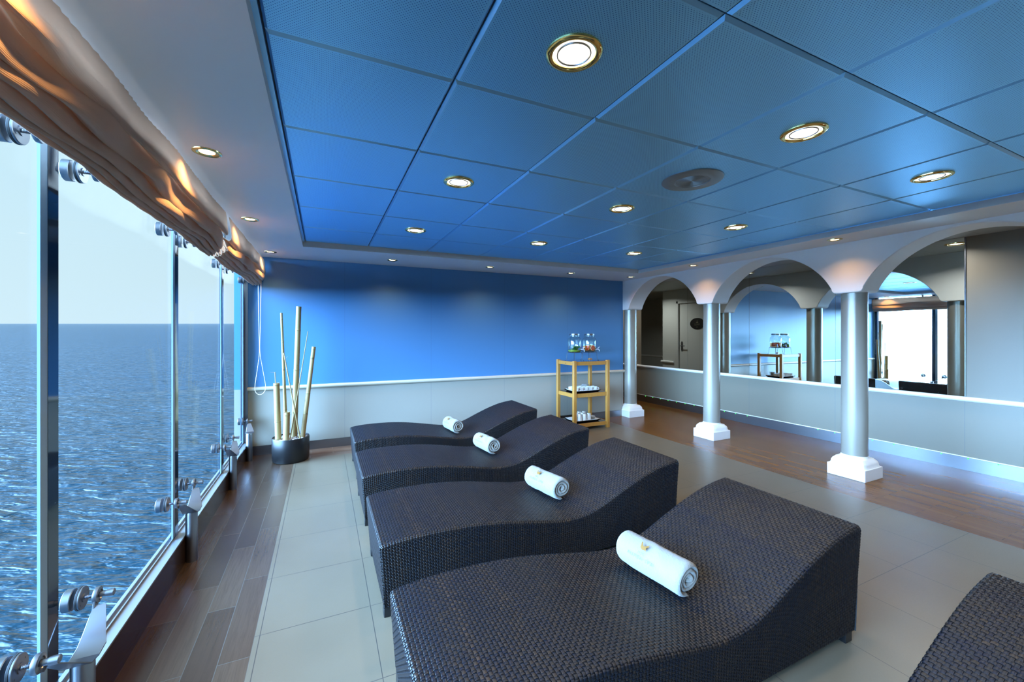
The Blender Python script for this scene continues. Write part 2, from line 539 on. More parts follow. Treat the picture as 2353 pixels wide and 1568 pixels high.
# return wall with the door, seen in the mirrors
struct(MB().box(4.25, 4.37, YW + .12, 5.40, 0, 2.35).box(4.25, 4.37, 6.36, 6.76, 0, 2.35).box(4.25, 4.37, 5.40, 6.36, 1.98, 2.35),
       'wall_corridor', M['wall_grey'], label='grey white corridor wall around the door')
struct(MB().prism([(4.37, .68), (4.395, .69), (4.395, .72), (4.37, .73)], YW + .05, 5.36, 'xz').prism([(4.37, .68), (4.395, .69), (4.395, .72), (4.37, .73)], 6.44, 6.80, 'xz'),
       'trim_2', M['white'], bevel=.004, label='short pale chair rail beside the door')
# door
d = MB().box(4.30, 4.345, 5.44, 6.32, 0, 1.95)
door = struct(d, 'door_1', M['wall_grey'], bevel=.003, label='pale grey door with a lever handle')
f = MB().box(4.30, 4.385, 5.39, 5.44, 0, 2.0).box(4.30, 4.385, 6.32, 6.37, 0, 2.0).box(4.30, 4.385, 5.39, 6.37, 1.95, 2.0)
f.build('door_frame', M['wall_grey'], door, bevel=.003)
hd = MB()
pl = [(6.245 + .022 * math.cos(t), (.97 if math.sin(t) < 0 else 1.13) + .022 * math.sin(t)) for t in np.linspace(0, 2 * PI, 24, endpoint=False)]
hd.prism(pl, 4.345, 4.352, 'yz')
hd.tube([(4.35, 6.245, 1.06), (4.392, 6.245, 1.06)], .009).tube([(4.392, 6.25, 1.06), (4.392, 6.14, 1.062)], .008)
hd.tube([(4.35, 6.245, .985), (4.356, 6.245, .985)], .008)
hd.build('door_handle', M['steel'], door)
sg = empty('door_sign', (4.346, 5.86, 1.52), 0, 'black oval sign with a small pale emblem on the grey door', 'sign')
ov = [(.175 * math.cos(t), .115 * math.sin(t)) for t in np.linspace(0, 2 * PI, 48, endpoint=False)]
MB().prism(ov, 0, .008, 'yz').build('plate', M['black'], sg, bevel=.002)

def text_part(txt, size, fn, mat, name, parent, spacing=1.0):
    cu = bpy.data.curves.new('lettering', 'FONT'); cu.body = txt; cu.size = size
    cu.align_x = 'CENTER'; cu.align_y = 'CENTER'; cu.space_character = spacing
    cu.resolution_u = 3; cu.offset = size * -.012
    o = bpy.data.objects.new('lettering', cu); COL.objects.link(o)
    dg = bpy.context.evaluated_depsgraph_get()
    me = bpy.data.meshes.new_from_object(o.evaluated_get(dg))
    bpy.data.objects.remove(o)
    bm = bmesh.new(); bm.from_mesh(me)
    bmesh.ops.triangulate(bm, faces=bm.faces)
    bmesh.ops.subdivide_edges(bm, edges=[e for e in bm.edges if e.calc_length() > size * .25], cuts=2)
    for v_ in bm.verts: v_.co = Vector(fn(v_.co.x, v_.co.y))
    bm.to_mesh(me); bm.free()
    me.materials.clear(); me.materials.append(mat.m)
    q = bpy.data.objects.new(name, me); COL.objects.link(q); q.parent = parent
    return q
M['sign_ink'] = Mt('sign_lettering', srgb(130, 124, 104), .5)
text_part('MALE', .055, lambda x, y: (.0095, x, y - .02), M['sign_ink'], 'lettering', sg)
text_part('SPA', .028, lambda x, y: (.0095, x, y - .072), M['sign_ink'], 'lettering', sg)
lamp_shape = [(-.034, .040), (-.028, .028), (-.012, .022), (-.006, .026), (-.008, .045), (-.003, .058), (0, .080), (.003, .058), (.008, .045), (.006, .026), (.012, .022), (.028, .028), (.034, .040), (.026, .018), (.012, .010), (-.012, .010), (-.026, .018)]
MB().add([(.0095, a, c_) for a, c_ in lamp_shape], [tuple(range(len(lamp_shape)))]).build('emblem', M['sign_ink'], sg, fix=False)

# dark end of the corridor
struct(MB().box(2.88, 3.0, YW + .12, 9.1, 0, 2.35), 'wall_end_left', M['wall_grey'], label='dim wall at the far end of the corridor')
struct(MB().box(2.88, 5.75, 9.0, 9.12, 0, 2.35), 'wall_end', M['wall_grey'], label='end wall of the corridor')
struct(MB().prism([(3.0, .68), (3.025, .69), (3.025, .72), (3.0, .73)], 5.6, 9.0, 'xz'), 'trim_3', M['white'])

# mirror wall
struct(MB().box(XM, XM + .12, YB, 9.0, .128, 2.35), 'wall_right', M['wall_white'], label='white panelled wall below the mirrors')
struct(MB().box(XM + .03, XM + .1, YB, 9.0, 0, .128), 'baseboard_right', M['steel'], label='recessed steel skirting with green lights')
struct(MB().prism([(q[0], q[1]) for q in rail_profile(XM, .668, .714, 1)], YB, 9.0, 'xz').box(XM - .004, XM, YB, 9.0, .132, .14), 'trim_4', M['white'], label='white chair rail under the mirrors')
labels_m = ['narrow mirror behind the last arch at the grey door reflection', 'mirror panel between the far column and the middle column',
            'mirror panel reflecting the drinks trolley', 'mirror panel reflecting the sea and the bamboo']
ys = [6.095, 4.989, 3.893, 2.799, 1.713]
for i in range(4):
    mp = MB().box(XM - .006, XM - .0005, ys[i + 1] + .0015, ys[i] - .0015, .716, 2.248).build('wall_mirror', M['mirror'])
    tag(mp, labels_m[i], 'mirror', 'mirror panels above the chair rail')
struct(MB().box(XM - .010, XM - .0005, 1.640 + .065, 1.640 + .0715, .716, 2.248), 'trim_5', M['steel_dark'], label='thin dark edge strip of the last mirror')

# arcade wall
def arcade():
    top = 2.36
    prof = []   # (y, z) from far to near
    cy = COLS
    R_rise = 2.136 - 1.735
    for i, yc in enumerate(cy):
        h = .124
        if i > 0:
            prof += [(yc + h, 1.735), (yc + h - .004, 1.716), (yc + h - .016, 1.701), (yc + h - .034, 1.695)]
        else:
            prof += [(YW, 1.695)]
        prof += [(yc - h + .034, 1.695), (yc - h + .016, 1.701), (yc - h + .004, 1.716), (yc - h, 1.735)]
        if i + 1 < len(cy):
            a0 = yc - h; a1 = cy[i + 1] + h
            c_ = (a0 + a1) / 2; a = (a0 - a1) / 2
            R = (a * a + R_rise ** 2) / (2 * R_rise); zc = 2.136 - R
            th = math.asin(a / R)
            n = 40
            for k in range(1, n):
                t_ = th - 2 * th * k / n
                prof.append((c_ + R * math.sin(t_), zc + R * math.cos(t_)))
    prof.append((YB, 1.695))
    mb = MB()
    n = len(prof)
    V = [(XA0, y, z) for y, z in prof] + [(XA0, y, top) for y, z in prof] + [(XA1, y, z) for y, z in prof] + [(XA1, y, top) for y, z in prof]
    F = []
    for i in range(n - 1):
        F.append((i, i + 1, n + i + 1, n + i))
        F.append((2 * n + i, 3 * n + i, 3 * n + i + 1, 2 * n + i + 1))
        F.append((i, 2 * n + i, 2 * n + i + 1, i + 1))
    mb.add(V, F)
    return mb
ar = struct(arcade(), 'wall_arcade', M['white'], bevel=.006, label='white wall of round arches carried by the columns')

# columns
def column_mesh():
    root = empty('column')
    sh = MB().lathe([(.100, .20), (.0985, .30), (.0985, 1.66), (.099, 1.70)], 48)
    sh.build('shaft', M['column'], root)
    bs = MB()
    a = .150
    bs.box(-a, a, -a, a, 0, .105)
    # moulded top of the plinth
    rings = [(a - .004, .105), (a - .012, .118), (a - .013, .135), (a - .020, .152), (a - .034, .166), (a - .040, .175), (.104, .182), (.099, .205)]
    def ring(hw, z, k):
        # k: roundness, square -> circle
        out = []
        for j in range(48):
            t = 2 * PI * j / 48 + PI / 4
            c_, s_ = math.cos(t), math.sin(t)
            sq = 1 / max(abs(c_), abs(s_))
            r = hw * (sq * (1 - k) + k)
            if k < .5: r = hw * min(sq, 1.33)
            out.append((r * c_, r * s_, z))
        return out
    V = []; F = []
    for q, (hw, z) in enumerate(rings):
        V += ring(hw, z, 1.0 if q >= 6 else 0.0)
    for q in range(len(rings) - 1):
        for j in range(48):
            F.append((q * 48 + j, q * 48 + (j + 1) % 48, (q + 1) * 48 + (j + 1) % 48, (q + 1) * 48 + j))
    bs.add(V, F, True)
    bs.build('base', M['white'], root, bevel=.003)
    return root
col0 = column_mesh()
cl = ['white column on a square base against the end of the blue wall, farthest of the columns',
      'white column on a square base between the narrow arch and the middle arch',
      'white column on a square base left of the wide arch, nearest one in the photo',
      'white column on a square base outside the right edge of the photo', 'white column farthest back behind the camera']
for i, yc in enumerate(COLS):
    o = col0 if i == 0 else copy_tree(col0)
    o.location = (4.49, yc - (.012 if i == 0 else 0), 0)
    tag(o, cl[i], 'column', 'white columns carrying the arches')

# soffits
s_ = MB()
s_.box(XG - .1, -.176, YB, YW, ZS, 2.36)
s_.box(-.176, 3.975, 4.39, YW, ZS, 2.36)
s_.box(3.975, XA0, YB, YW, ZS, 2.36)
s_.box(-.176, 3.975, YB, -1.64, ZS, 2.36)
struct(s_, 'ceiling.001', M['soffit'], label='smooth white ceiling border around the blue panels')

# blue tiles
tb = MB()
XL = [-.158] + [.419 + .5995 * k for k in range(6)] + [3.963]
YL = [-1.626 + 0] + [.779 + .6014 * k for k in range(-3, 6)] + [4.376]
for i in range(len(XL) - 1):
    for j in range(len(YL) - 1):
        x0, x1, y0, y1 = XL[i] + .0026, XL[i + 1] - .0026, YL[j] + .0016, YL[j + 1] - .0016
        e = .0095; h_ = .010
        V = [(x0, y0, ZC + h_), (x1, y0, ZC + h_), (x1, y1, ZC + h_), (x0, y1, ZC + h_),
             (x0 + e, y0 + e, ZC), (x1 - e, y0 + e, ZC), (x1 - e, y1 - e, ZC), (x0 + e, y1 - e, ZC),
             (x0, y0, ZC + .02), (x1, y0, ZC + .02), (x1, y1, ZC + .02), (x0, y1, ZC + .02)]
        tb.add(V, [(4, 7, 6, 5)], False, 0)
        tb.add(V, [(0, 4, 5, 1), (1, 5, 6, 2), (2, 6, 7, 3), (3, 7, 4, 0), (8, 0, 1, 9), (9, 1, 2, 10), (10, 2, 3, 11), (11, 3, 0, 8)], False, 1)
tb.box(-.18, 3.98, -1.65, 4.40, ZC + .016, ZC + .03, 2)
# blue lip along the long sides
tb.box(-.176, -.160, -1.64, 4.39, ZC - .003, ZC + .016, 1)
tb.box(3.964, 3.975, -1.64, 4.39, ZC - .003, ZC + .016, 1)
struct(tb, 'ceiling', [M['ceil'], M['ceil_edge'], M['ceil_gap']], fix=False, label='blue perforated metal ceiling panels')

# corridor ceiling and outer lid
struct(MB().box(XA1, XM + .12, YB, 9.1, 2.25, 2.32).box(2.88, XA1, YW + .12, 9.1, 2.25, 2.32), 'ceiling.002', M['ceil_corr'], label='pale grey corridor ceiling')
struct(MB().box(-.9, 5.75, YB - .12, 9.12, 2.36, 2.42), 'ceiling.003', M['soffit'])
struct(MB().box(-.9, 5.75, YB - .12, YB, 0, 2.36), 'wall_back', M['wall_grey'], label='wall behind the camera')

# window wall: sill plinth, panes, joints
struct(MB().box(-.80, -.72, YB, YW, 0, .150), 'trim_6', M['plinth_wood'], label='dark wood look plinth below the glass')
sl = MB().box(-.80, -.722, YB, YW, .150, .158)
sl.box(-.772, -.766, YB, YW, .158, .166).box(-.800, -.785, YB, YW, .158, .170)
struct(sl, 'trim_7', M['sill'], bevel=.001, label='polished steel sill rail at the foot of the glass')
JY = [.57, 1.75, 2.932, 4.12]
ed = [-.62] + JY + [YW - .03]
for i in range(len(ed) - 1):
    y0 = ed[i] + .012 if i else ed[i]; y1 = ed[i + 1] - .012 if i < len(ed) - 2 else ed[i + 1]
    o = MB().box(XG - .005, XG + .005, y0, y1, .166, 2.158).build('window_%d' % (i + 1), M['pane'])
    o['kind'] = 'structure'; o['label'] = 'large clear window pane facing the sea'
n = 8
for y in JY + [YW - .018]:
    last = y > 5
    if last: y -= .016
    f_ = MB().box(XG - .008, XG + .010, y - .020, y + .034, .158, 2.158, 0)
    f_.box(XG + .002, XG + .009, y - .056, y - .020, .158, 2.158, 1)
    struct(f_, 'trim_%d' % n, [M['dark_glass'], M['seal']], label='vertical glass joint with a pale seal and a dark edge'); n += 1
struct(MB().box(-.86, -.72, YB, -.62, 0, 2.158), 'wall_light_block', M['wall_grey'], label='unseen solid wall added behind the camera to block window light')  # out of view, added to keep window light off the near right floor
# end post at the far wall
struct(MB().box(-.80, -.735, YW - .012, YW, 0, 2.158), 'trim_%d' % n, M['steel'], label='steel strip where the glass meets the blue wall')

# sea
k = .0245
S = 30000.0
def seaz(x, y): return -12 + k * (x * math.sin(YAW) + y * math.cos(YAW))
sv = [(-S, -S), (-1.2, -S), (-1.2, S), (-S, S)]
sea = MB().add([(x, y, seaz(x, y)) for x, y in sv], [(0, 1, 2, 3)]).build('sea', M['sea'], fix=False)
tag(sea, 'rippled blue sea stretching to the horizon outside the windows', 'sea', kind='stuff')

# ================================================================== glass brackets
def bracket(yc, sides, lower, label, group):
    zD = .400 if lower else 1.884
    r = empty('glass_bracket', (-.695, yc, 0), 0, label, 'bracket', group)
    X = lambda x: x + .695          # world x -> local
    if lower:
        MB().lathe([(.029, 0), (.029, .272), (.027, .286)], 32).build('post', M['steel'], r)
    pm = MB()
    for s in sides:
        sg_ = 1 if s > 0 else -1; a = abs(s)
        if lower:
            t = .005
            pts = [(X(-.728), X(-.655), 0, .284), (X(-.728), X(-.655), sg_ * a * .28, .292), (X(-.726), X(-.664), sg_ * a * .42, .312), (X(-.724), X(-.690), sg_ * a * .86, .372)]
            V = []; F = []
            for (xa, xb, y, z) in pts: V += [(xa, y, z), (xb, y, z), (xb, y, z + t), (xa, y, z + t)]
            for q in range(len(pts) - 1):
                o_ = q * 4
                for (i_, j_) in ((0, 1), (1, 2), (2, 3), (3, 0)): F.append((o_ + i_, o_ + j_, o_ + 4 + j_, o_ + 4 + i_))
            F += [(0, 1, 2, 3), (len(V) - 4, len(V) - 3, len(V) - 2, len(V) - 1)]
            pm.add(V, F)
            tg = [(sg_ * a * .80, .366), (sg_ * a * .88, .360)] + [(s + .024 * math.cos(q), zD + .024 * math.sin(q)) for q in (np.linspace(-PI / 2 + .2, PI + .2, 14) if sg_ > 0 else np.linspace(3 * PI / 2 - .2, -.2, 14))]
            pm.prism(tg, X(-.725), X(-.718), 'yz')
        else:
            tg = [(s - .016, 2.158), (s + .016, 2.158)] + [(s + .026 * math.cos(q), zD + .026 * math.sin(q)) for q in np.linspace(.5, -PI - .5, 16)]
            MB().prism(tg, X(-.725), X(-.718), 'yz').build('hanger_plate', M['steel'], r, bevel=.001)
        D = MB()
        def xcyl(mb, ra, x0, x1, bev=.0015, n_=36):
            mb.lathe([(ra - bev, X(x0)), (ra, X(x0) + bev), (ra, X(x1) - bev), (ra - bev, X(x1))], n_, axis='x', M=Matrix.Translation((0, s, zD)), smooth=False)
        xcyl(D, .0375, -.768, -.757)
        D.lathe([(.014, X(-.757)), (.014, X(-.7545)), (.0, X(-.7545))], 24, axis='x', M=Matrix.Translation((0, s, zD)), smooth=False)
        for q in (.6, .6 + PI): D.lathe([(.0028, X(-.7568)), (.0028, X(-.7560)), (0, X(-.7560))], 8, axis='x', M=Matrix.Translation((0, s + .027 * math.cos(q), zD + .027 * math.sin(q))))
        cd = D.build('clamp_disc', M['steel'], r)
        G = MB(); xcyl(G, .0385, -.7695, -.7625, .001); G.build('gasket', M['rubber'], cd)
        O_ = MB(); xcyl(O_, .036, -.806, -.7825, .002); O_.build('outer_disc', M['steel'], cd)
        R_ = MB()
        prof = []
        nn = 26
        for q in range(nn + 1):
            prof.append((.0062 if q % 2 else .0050, X(-.755) + (.040) * q / nn))
        R_.lathe(prof, 14, axis='x', M=Matrix.Translation((0, s, zD)))
        R_.build('threaded_rod', M['steel'], r)
        E_ = MB()
        E_.lathe([(.012, X(-.730)), (.026, X(-.728)), (.027, X(-.722)), (.026, X(-.716)), (.017, X(-.714)), (.016, X(-.717)), (.008, X(-.717))], 32, axis='x', M=Matrix.Translation((0, s, zD)), smooth=False)
        E_.build('eye_ring', M['steel'], r)
        Sv = MB()
        Sv.lathe([(.009, X(-.716)), (.009, X(-.700)), (.011, X(-.699)), (.0115, X(-.678)), (.0095, X(-.676)), (0, X(-.676))] if lower else [(.009, X(-.716)), (.009, X(-.705)), (0, X(-.705))], 24, axis='x', M=Matrix.Translation((0, s, zD)), smooth=False)
        Sv.build('sleeve_nut', M['steel'], r)
    if len(pm.v): pm.build('arm_plate', M['steel'], r, bevel=.001)
    return r
bracket(1.752, (-.165, .165), True, 'steel floor bracket with two glass clamps, nearest one in the photo', 'steel brackets at the foot of the glass')
bracket(2.935, (-.163, .163), True, 'steel floor bracket with two glass clamps, second from the camera', 'steel brackets at the foot of the glass')
bracket(4.128, (-.168, .168), True, 'steel floor bracket with two glass clamps, third from the camera', 'steel brackets at the foot of the glass')
bracket(4.972, (.082,), True, 'steel floor bracket with one glass clamp in the corner beside the bamboo pot', 'steel brackets at the foot of the glass')
bracket(.57, (-.165, .165), True, 'steel floor bracket with two glass clamps beside the camera', 'steel brackets at the foot of the glass')
bracket(1.752, (-.160, .160), False, 'steel glass clamps under the near end of the long blind', 'steel clamps at the top of the glass')
bracket(2.935, (-.163, .172), False, 'steel glass clamps under the far end of the long blind', 'steel clamps at the top of the glass')
bracket(4.128, (-.168, .160), False, 'steel glass clamps under the middle of the far blind', 'steel clamps at the top of the glass')
bracket(4.972, (.110,), False, 'steel glass clamp in the corner under the far blind', 'steel clamps at the top of the glass')

# ================================================================== roman blinds
SEC = [(-.590, 2.122), (-.584, 2.095), (-.578, 2.05), (-.571, 2.005), (-.572, 1.982), (-.584, 1.972), (-.606, 1.990), (-.622, 2.006),
       (-.599, 1.965), (-.592, 1.930), (-.593, 1.906), (-.606, 1.894), (-.624, 1.912), (-.642, 1.934), (-.620, 1.897), (-.619, 1.873),
       (-.631, 1.864), (-.645, 1.880), (-.660, 1.898), (-.644, 1.868), (-.647, 1.852), (-.657, 1.848), (-.676, 1.874), (-.668, 1.852),
       (-.673, 1.840), (-.681, 1.841), (-.688, 1.862), (-.691, 1.846), (-.697, 1.836), (-.706, 1.842), (-.714, 1.87), (-.718, 1.95), (-.718, 2.04)]
SEC = [(-.571 - (-.571 - x) * .80, z) for x, z in SEC]
def catmull(P, per=5):
    P = [np.array(p, float) for p in P]
    out = []
    for i in range(len(P) - 1):
        p0 = P[max(i - 1, 0)]; p1 = P[i]; p2 = P[i + 1]; p3 = P[min(i + 2, len(P) - 1)]
        for k_ in range(per):
            t = k_ / per
            out.append(.5 * ((2 * p1) + (-p0 + p2) * t + (2 * p0 - 5 * p1 + 4 * p2 - p3) * t * t + (-p0 + 3 * p1 - 3 * p2 + p3) * t ** 3))
    out.append(P[-1])
    return np.array(out)
def blind(y0, y1, seed, label, sag):
    root = empty('roman_blind', (-.60, (y0 + y1) / 2, 2.13), 0, label, 'blind', 'beige fabric blinds over the windows')
    S_ = catmull(SEC, 5)
    ns = len(S_); ny = max(60, int((y1 - y0) / .018))
    Y = np.linspace(y0, y1, ny)
    u = (Y - y0) / (y1 - y0)
    s = np.linspace(0, 1, ns)
    run = np.concatenate([[0], np.cumsum(np.hypot(*(np.diff(S_, axis=0).T)))])
    V = np.zeros((ny, ns, 3))
    fold = np.floor(s * 6.999)
    for j in range(ns):
        a = min(1, s[j] * 5)               # the top hem is held straight
        big = math.exp(-((s[j] - .22) / .22) ** 2)
        ph = s[j] * 2.3
        dz = a * (.006 * n1(Y * 3.1 + ph, seed) + .0035 * n1(Y * 8.7 + ph * 3, seed + 3)) + a * big * .030 * n1(Y * 1.5 + s[j] * 3, seed + 5)
        dx = a * (.008 * n1(Y * 4.3 + ph * 2, seed + 7) + .0045 * n1(Y * 13 + ph * 4, seed + 9)) + big * .012 * n1(Y * 2.7 + s[j] * 6, seed + 11)
        # diagonal pulls in the front flap
        dx = dx + big * .008 * np.sin(Y * 9 + s[j] * 26 + 2 * n1(Y * 1.3, seed + 2))
        # scalloped sag between the lifting cords
        sg2 = sag * a * (np.abs(np.sin(PI * (Y - y0) / 1.16)) ** .7 - .6) * -1
        if j < 8:
            dx = dx + .0022 * np.sin(Y * 160 + 3 * n1(Y * 5, seed)) * max(0, 1 - s[j] / .12)
            dz = dz + .0015 * n1(Y * 22, seed + 4)
        V[:, j, 0] = S_[j, 0] + dx
        V[:, j, 1] = Y
        V[:, j, 2] = S_[j, 1] + dz + sg2
    V[:, :, 2] = np.minimum(V[:, :, 2], 2.140)
    V[:, :, 0] = np.maximum(V[:, :, 0], -.700)
    th = .0016
    me = bpy.data.meshes.new('fabric')
    vv = V.reshape(-1, 3) - np.array(root.location)
    F = []
    for i in range(ny - 1):
        for j in range(ns - 1):
            a = i * ns + j
            F.append((a, a + ns, a + ns + 1, a + 1))
    me.from_pydata([tuple(q) for q in vv], [], F)
    me.polygons.foreach_set('use_smooth', [True] * len(F))
    att = me.attributes.new('run', 'FLOAT', 'POINT')
    att.data.foreach_set('value', np.tile(run, ny).astype(np.float32))
    me.materials.append(M['fabric'].m)
    o = bpy.data.objects.new('fabric', me); COL.objects.link(o); o.parent = root
    sd = o.modifiers.new('cloth_thickness', 'SOLIDIFY'); sd.thickness = th; sd.offset = -1
    return root
b1 = blind(-.60, 3.235, 3, 'beige gathered fabric blind along the near windows, longer of the two', .010)
b2 = blind(3.335, 5.135, 11, 'beige gathered fabric blind over the far corner window', .012)
# lifting cords
def cord_pts(P): return [(x - b2.location.x, y - b2.location.y, z - b2.location.z) for x, y, z in P]
loop = [(-.623, 5.03, 1.85), (-.617, 5.03, 1.40), (-.612, 5.03, 1.13), (-.632, 5.03, .93), (-.652, 5.03, .765), (-.644, 5.03, .70), (-.607, 5.03, .672),
        (-.568, 5.03, .70), (-.556, 5.03, .765), (-.583, 5.03, .95), (-.607, 5.03, 1.13), (-.603, 5.03, 1.40), (-.597, 5.03, 1.85)]
lp = catmull(loop, 6)
MB().tube(cord_pts(lp), .0022, 8).build('pull_cord', M['white'], b2)

# ================================================================== lamps
def lamp_light(name, typ, loc, power, col, size, parent, spot=None, blend=.5, rot=None):
    ld = bpy.data.lights.new(name, typ); ld.energy = power; ld.color = col
    if typ == 'SPOT':
        ld.spot_size = spot; ld.spot_blend = blend; ld.shadow_soft_size = size
    elif typ == 'AREA':
        ld.shape = 'DISK'; ld.size = size; ld.spread = math.radians(150)
    else:
        ld.shadow_soft_size = size
    o = bpy.data.objects.new(name, ld); COL.objects.link(o); o.parent = parent; o.location = loc
    if rot: o.rotation_euler = rot
    return o
def big_lamp():
    r = empty('recessed_downlight')
    t = MB().lathe([(.066, .014), (.066, -.001), (.068, -.006), (.074, -.009), (.082, -.008), (.088, -.004), (.089, .001)], 48)
    t.build('trim_ring', M['brass'], r)
    MB().lathe([(.066, -.001), (.050, -.0025), (.0001, -.003)], 40).build('diffuser', M['bulb_big'], r)
    MB().lathe([(.049, -.002), (.051, -.0055), (.054, -.0055), (.056, -.001)], 40).build('inner_ring', M['steel'], r)
    lamp_light('lamp_light', 'AREA', (0, 0, -.011), P_BIG, C_BIG, .11, r)
    return r
def small_lamp():
    r = empty('ceiling_spotlight')
    t = MB().lathe([(.030, .010), (.031, .000), (.036, -.003), (.048, -.006), (.0565, -.0035), (.0575, .0)], 40)
    t.build('trim_ring', M['brass'], r)
    MB().lathe([(.031, -.0005), (.018, -.003), (.0001, -.004)], 28).build('bulb', M['bulb_small'], r)
    lamp_light('lamp_light', 'SPOT', (0, 0, -.007), P_SMALL, C_SMALL, .012, r, math.radians(125), 1.0)
    return r
BL = big_lamp(); first = True
rows = {1.083: 'row nearest the camera', 2.286: 'middle row', 3.51: 'row nearest the blue wall', -.12: 'row behind the camera', -1.32: 'last row behind the camera'}
cols_ = {.719: 'on the window side', 1.919: 'in the middle', 3.117: 'on the column side'}
for y, ry in rows.items():
    for x, rx in cols_.items():
        o = BL if first else copy_tree(BL)
        first = False
        o.location = (x, y, ZC)
        tag(o, 'brass ringed downlight in the blue ceiling, %s, %s' % (ry, rx), 'ceiling light', 'brass downlights in the blue ceiling')
for i, (x, y, lb) in enumerate([(5.25, 1.88, 'nearest the white panel'), (5.25, 4.15, 'nearest the grey door'), (5.25, -.4, 'behind the camera'), (5.0, 6.6, 'added beyond the grey door to brighten it')]):  # the lamp beyond the door is added to brighten the dark corridor
    o = copy_tree(BL); o.location = (x, y, 2.25)
    for c_ in o.children:
        if c_.type == 'LIGHT':
            c_.data = c_.data.copy(); c_.data.energy = P_CORR; c_.data.color = (1.0, .97, .92)
    tag(o, 'brass ringed downlight in the corridor ceiling, ' + lb, 'ceiling light', 'brass downlights in the corridor ceiling')
SL = small_lamp(); first = True
spots = [(-.485, -.10, 'above the blind beside the camera'), (-.485, 1.09, 'above the near end of the long blind'), (-.485, 2.29, 'above the long blind, nearest visible one'), (-.485, 3.503, 'above the gap between the two blinds'), (-.490, 4.82, 'above the far end of the corner blind'),
         (.717, 4.78, 'above the blue wall near the bamboo'), (1.91, 4.77, 'above the middle of the blue wall'), (3.116, 4.77, 'above the drinks trolley'),
         (4.13, 4.72, 'in the corner above the farthest column'), (4.132, 3.60, 'above the second column from the blue wall'), (4.133, 2.074, 'above the column nearest the camera'), (4.133, .56, 'above the column outside the photo')]
for x, y, lb in spots:
    o = SL if first else copy_tree(SL)
    first = False
    o.location = (x, y, ZS)
    if x > 4:
        for c_ in o.children:
            if c_.type == 'LIGHT':
                c_.data = c_.data.copy(); c_.data.energy = P_ARC
    if x < 0:
        for c_ in o.children:
            if c_.type == 'LIGHT':
                c_.data = c_.data.copy(); c_.data.energy = P_LEFT; c_.data.color = C_LEFT
    tag(o, 'small brass spotlight in the white ceiling border ' + lb, 'spotlight', 'small spotlights in the white ceiling border')
# loudspeaker / air outlet
sp = empty('ceiling_speaker', (1.93, 1.69, ZC), 0, 'round grey ceiling speaker with a ribbed centre', 'speaker')
MB().lathe([(.165, .002), (.165, -.004), (.160, -.008), (.096, -.010), (.094, -.006)], 64).build('rim', M['speaker'], sp)
pr = [(.094, -.004), (.090, -.008), (.086, -.004)]
r_ = .082
while r_ > .008:
    pr += [(r_, -.003), (r_ - .002, -.007), (r_ - .004, -.003)]; r_ -= .0055
pr += [(.004, -.006), (.0001, -.007)]
MB().lathe(pr, 64).build('grille', M['speaker'], sp)

# green leds
ledp = [(249, 1), (314, 1), (382, 1), (452, 1), (528, 1), (605, 1), (686, 1), (959, 1), (1060, 1), (1166, 1)]
ledu = [1420 + a / 3.92 for a, _ in ledp] + [1850 + a / 2.529 for a in (75, 173, 392, 516, 648, 792, 948, 1124)]
cY, sY = math.cos(YAW), math.sin(YAW)
led0 = None
ylist = []
for u in ledu:
    a = (u - 1176.5) / 934.3
    ylist.append((-a * sY + cY) / (a * cY + sY) * (XM - .002))
yy = sorted(ylist, reverse=True)
for i, y in enumerate(yy):
    if led0 is None:
        o = MB().lathe([(.0001, -.006), (.0045, -.003), (.006, .0), (.006, .004)], 12).build('led_light', M['led']); led0 = o
    else:
        o = led0.copy(); COL.objects.link(o)
    o.location = (XM - .004, y, .122)
    W_ = ['leftmost', 'second from the left', 'third from the left', 'fourth from the left', 'fifth from the left', 'sixth from the left', 'rightmost']
    if i < 7: lb = '%s of seven in the narrow arch' % W_[i]
    elif i < 12: lb = '%s of five in the middle arch' % (W_[i - 7] if i < 11 else 'rightmost')
    else: lb = '%s of six right of the nearest column' % (W_[i - 12] if i < 17 else 'rightmost')
    tag(o, 'green floor light, ' + lb, 'led light', 'green lights along the foot of the white wall')

# ================================================================== loungers
PX = [.235, .33, .47, .65, .83, 1.0, 1.15, 1.23, 1.31, 1.40, 1.50, 1.63, 1.77, 1.90, 2.0, 2.105]
PZ = [.343, .356, .362, .358, .340, .312, .285, .275, .273, .284, .316, .371, .426, .467, .487, .500]
def spline(xs, ys, n):
    P = catmull(list(zip(xs, ys)), 12)
    d = np.concatenate([[0], np.cumsum(np.hypot(*(np.diff(P, axis=0).T)))])
    t = np.linspace(0, d[-1], n)
    return np.interp(t, d, P[:, 0]), np.interp(t, d, P[:, 1]), d[-1]
WID = .655
RND = .016

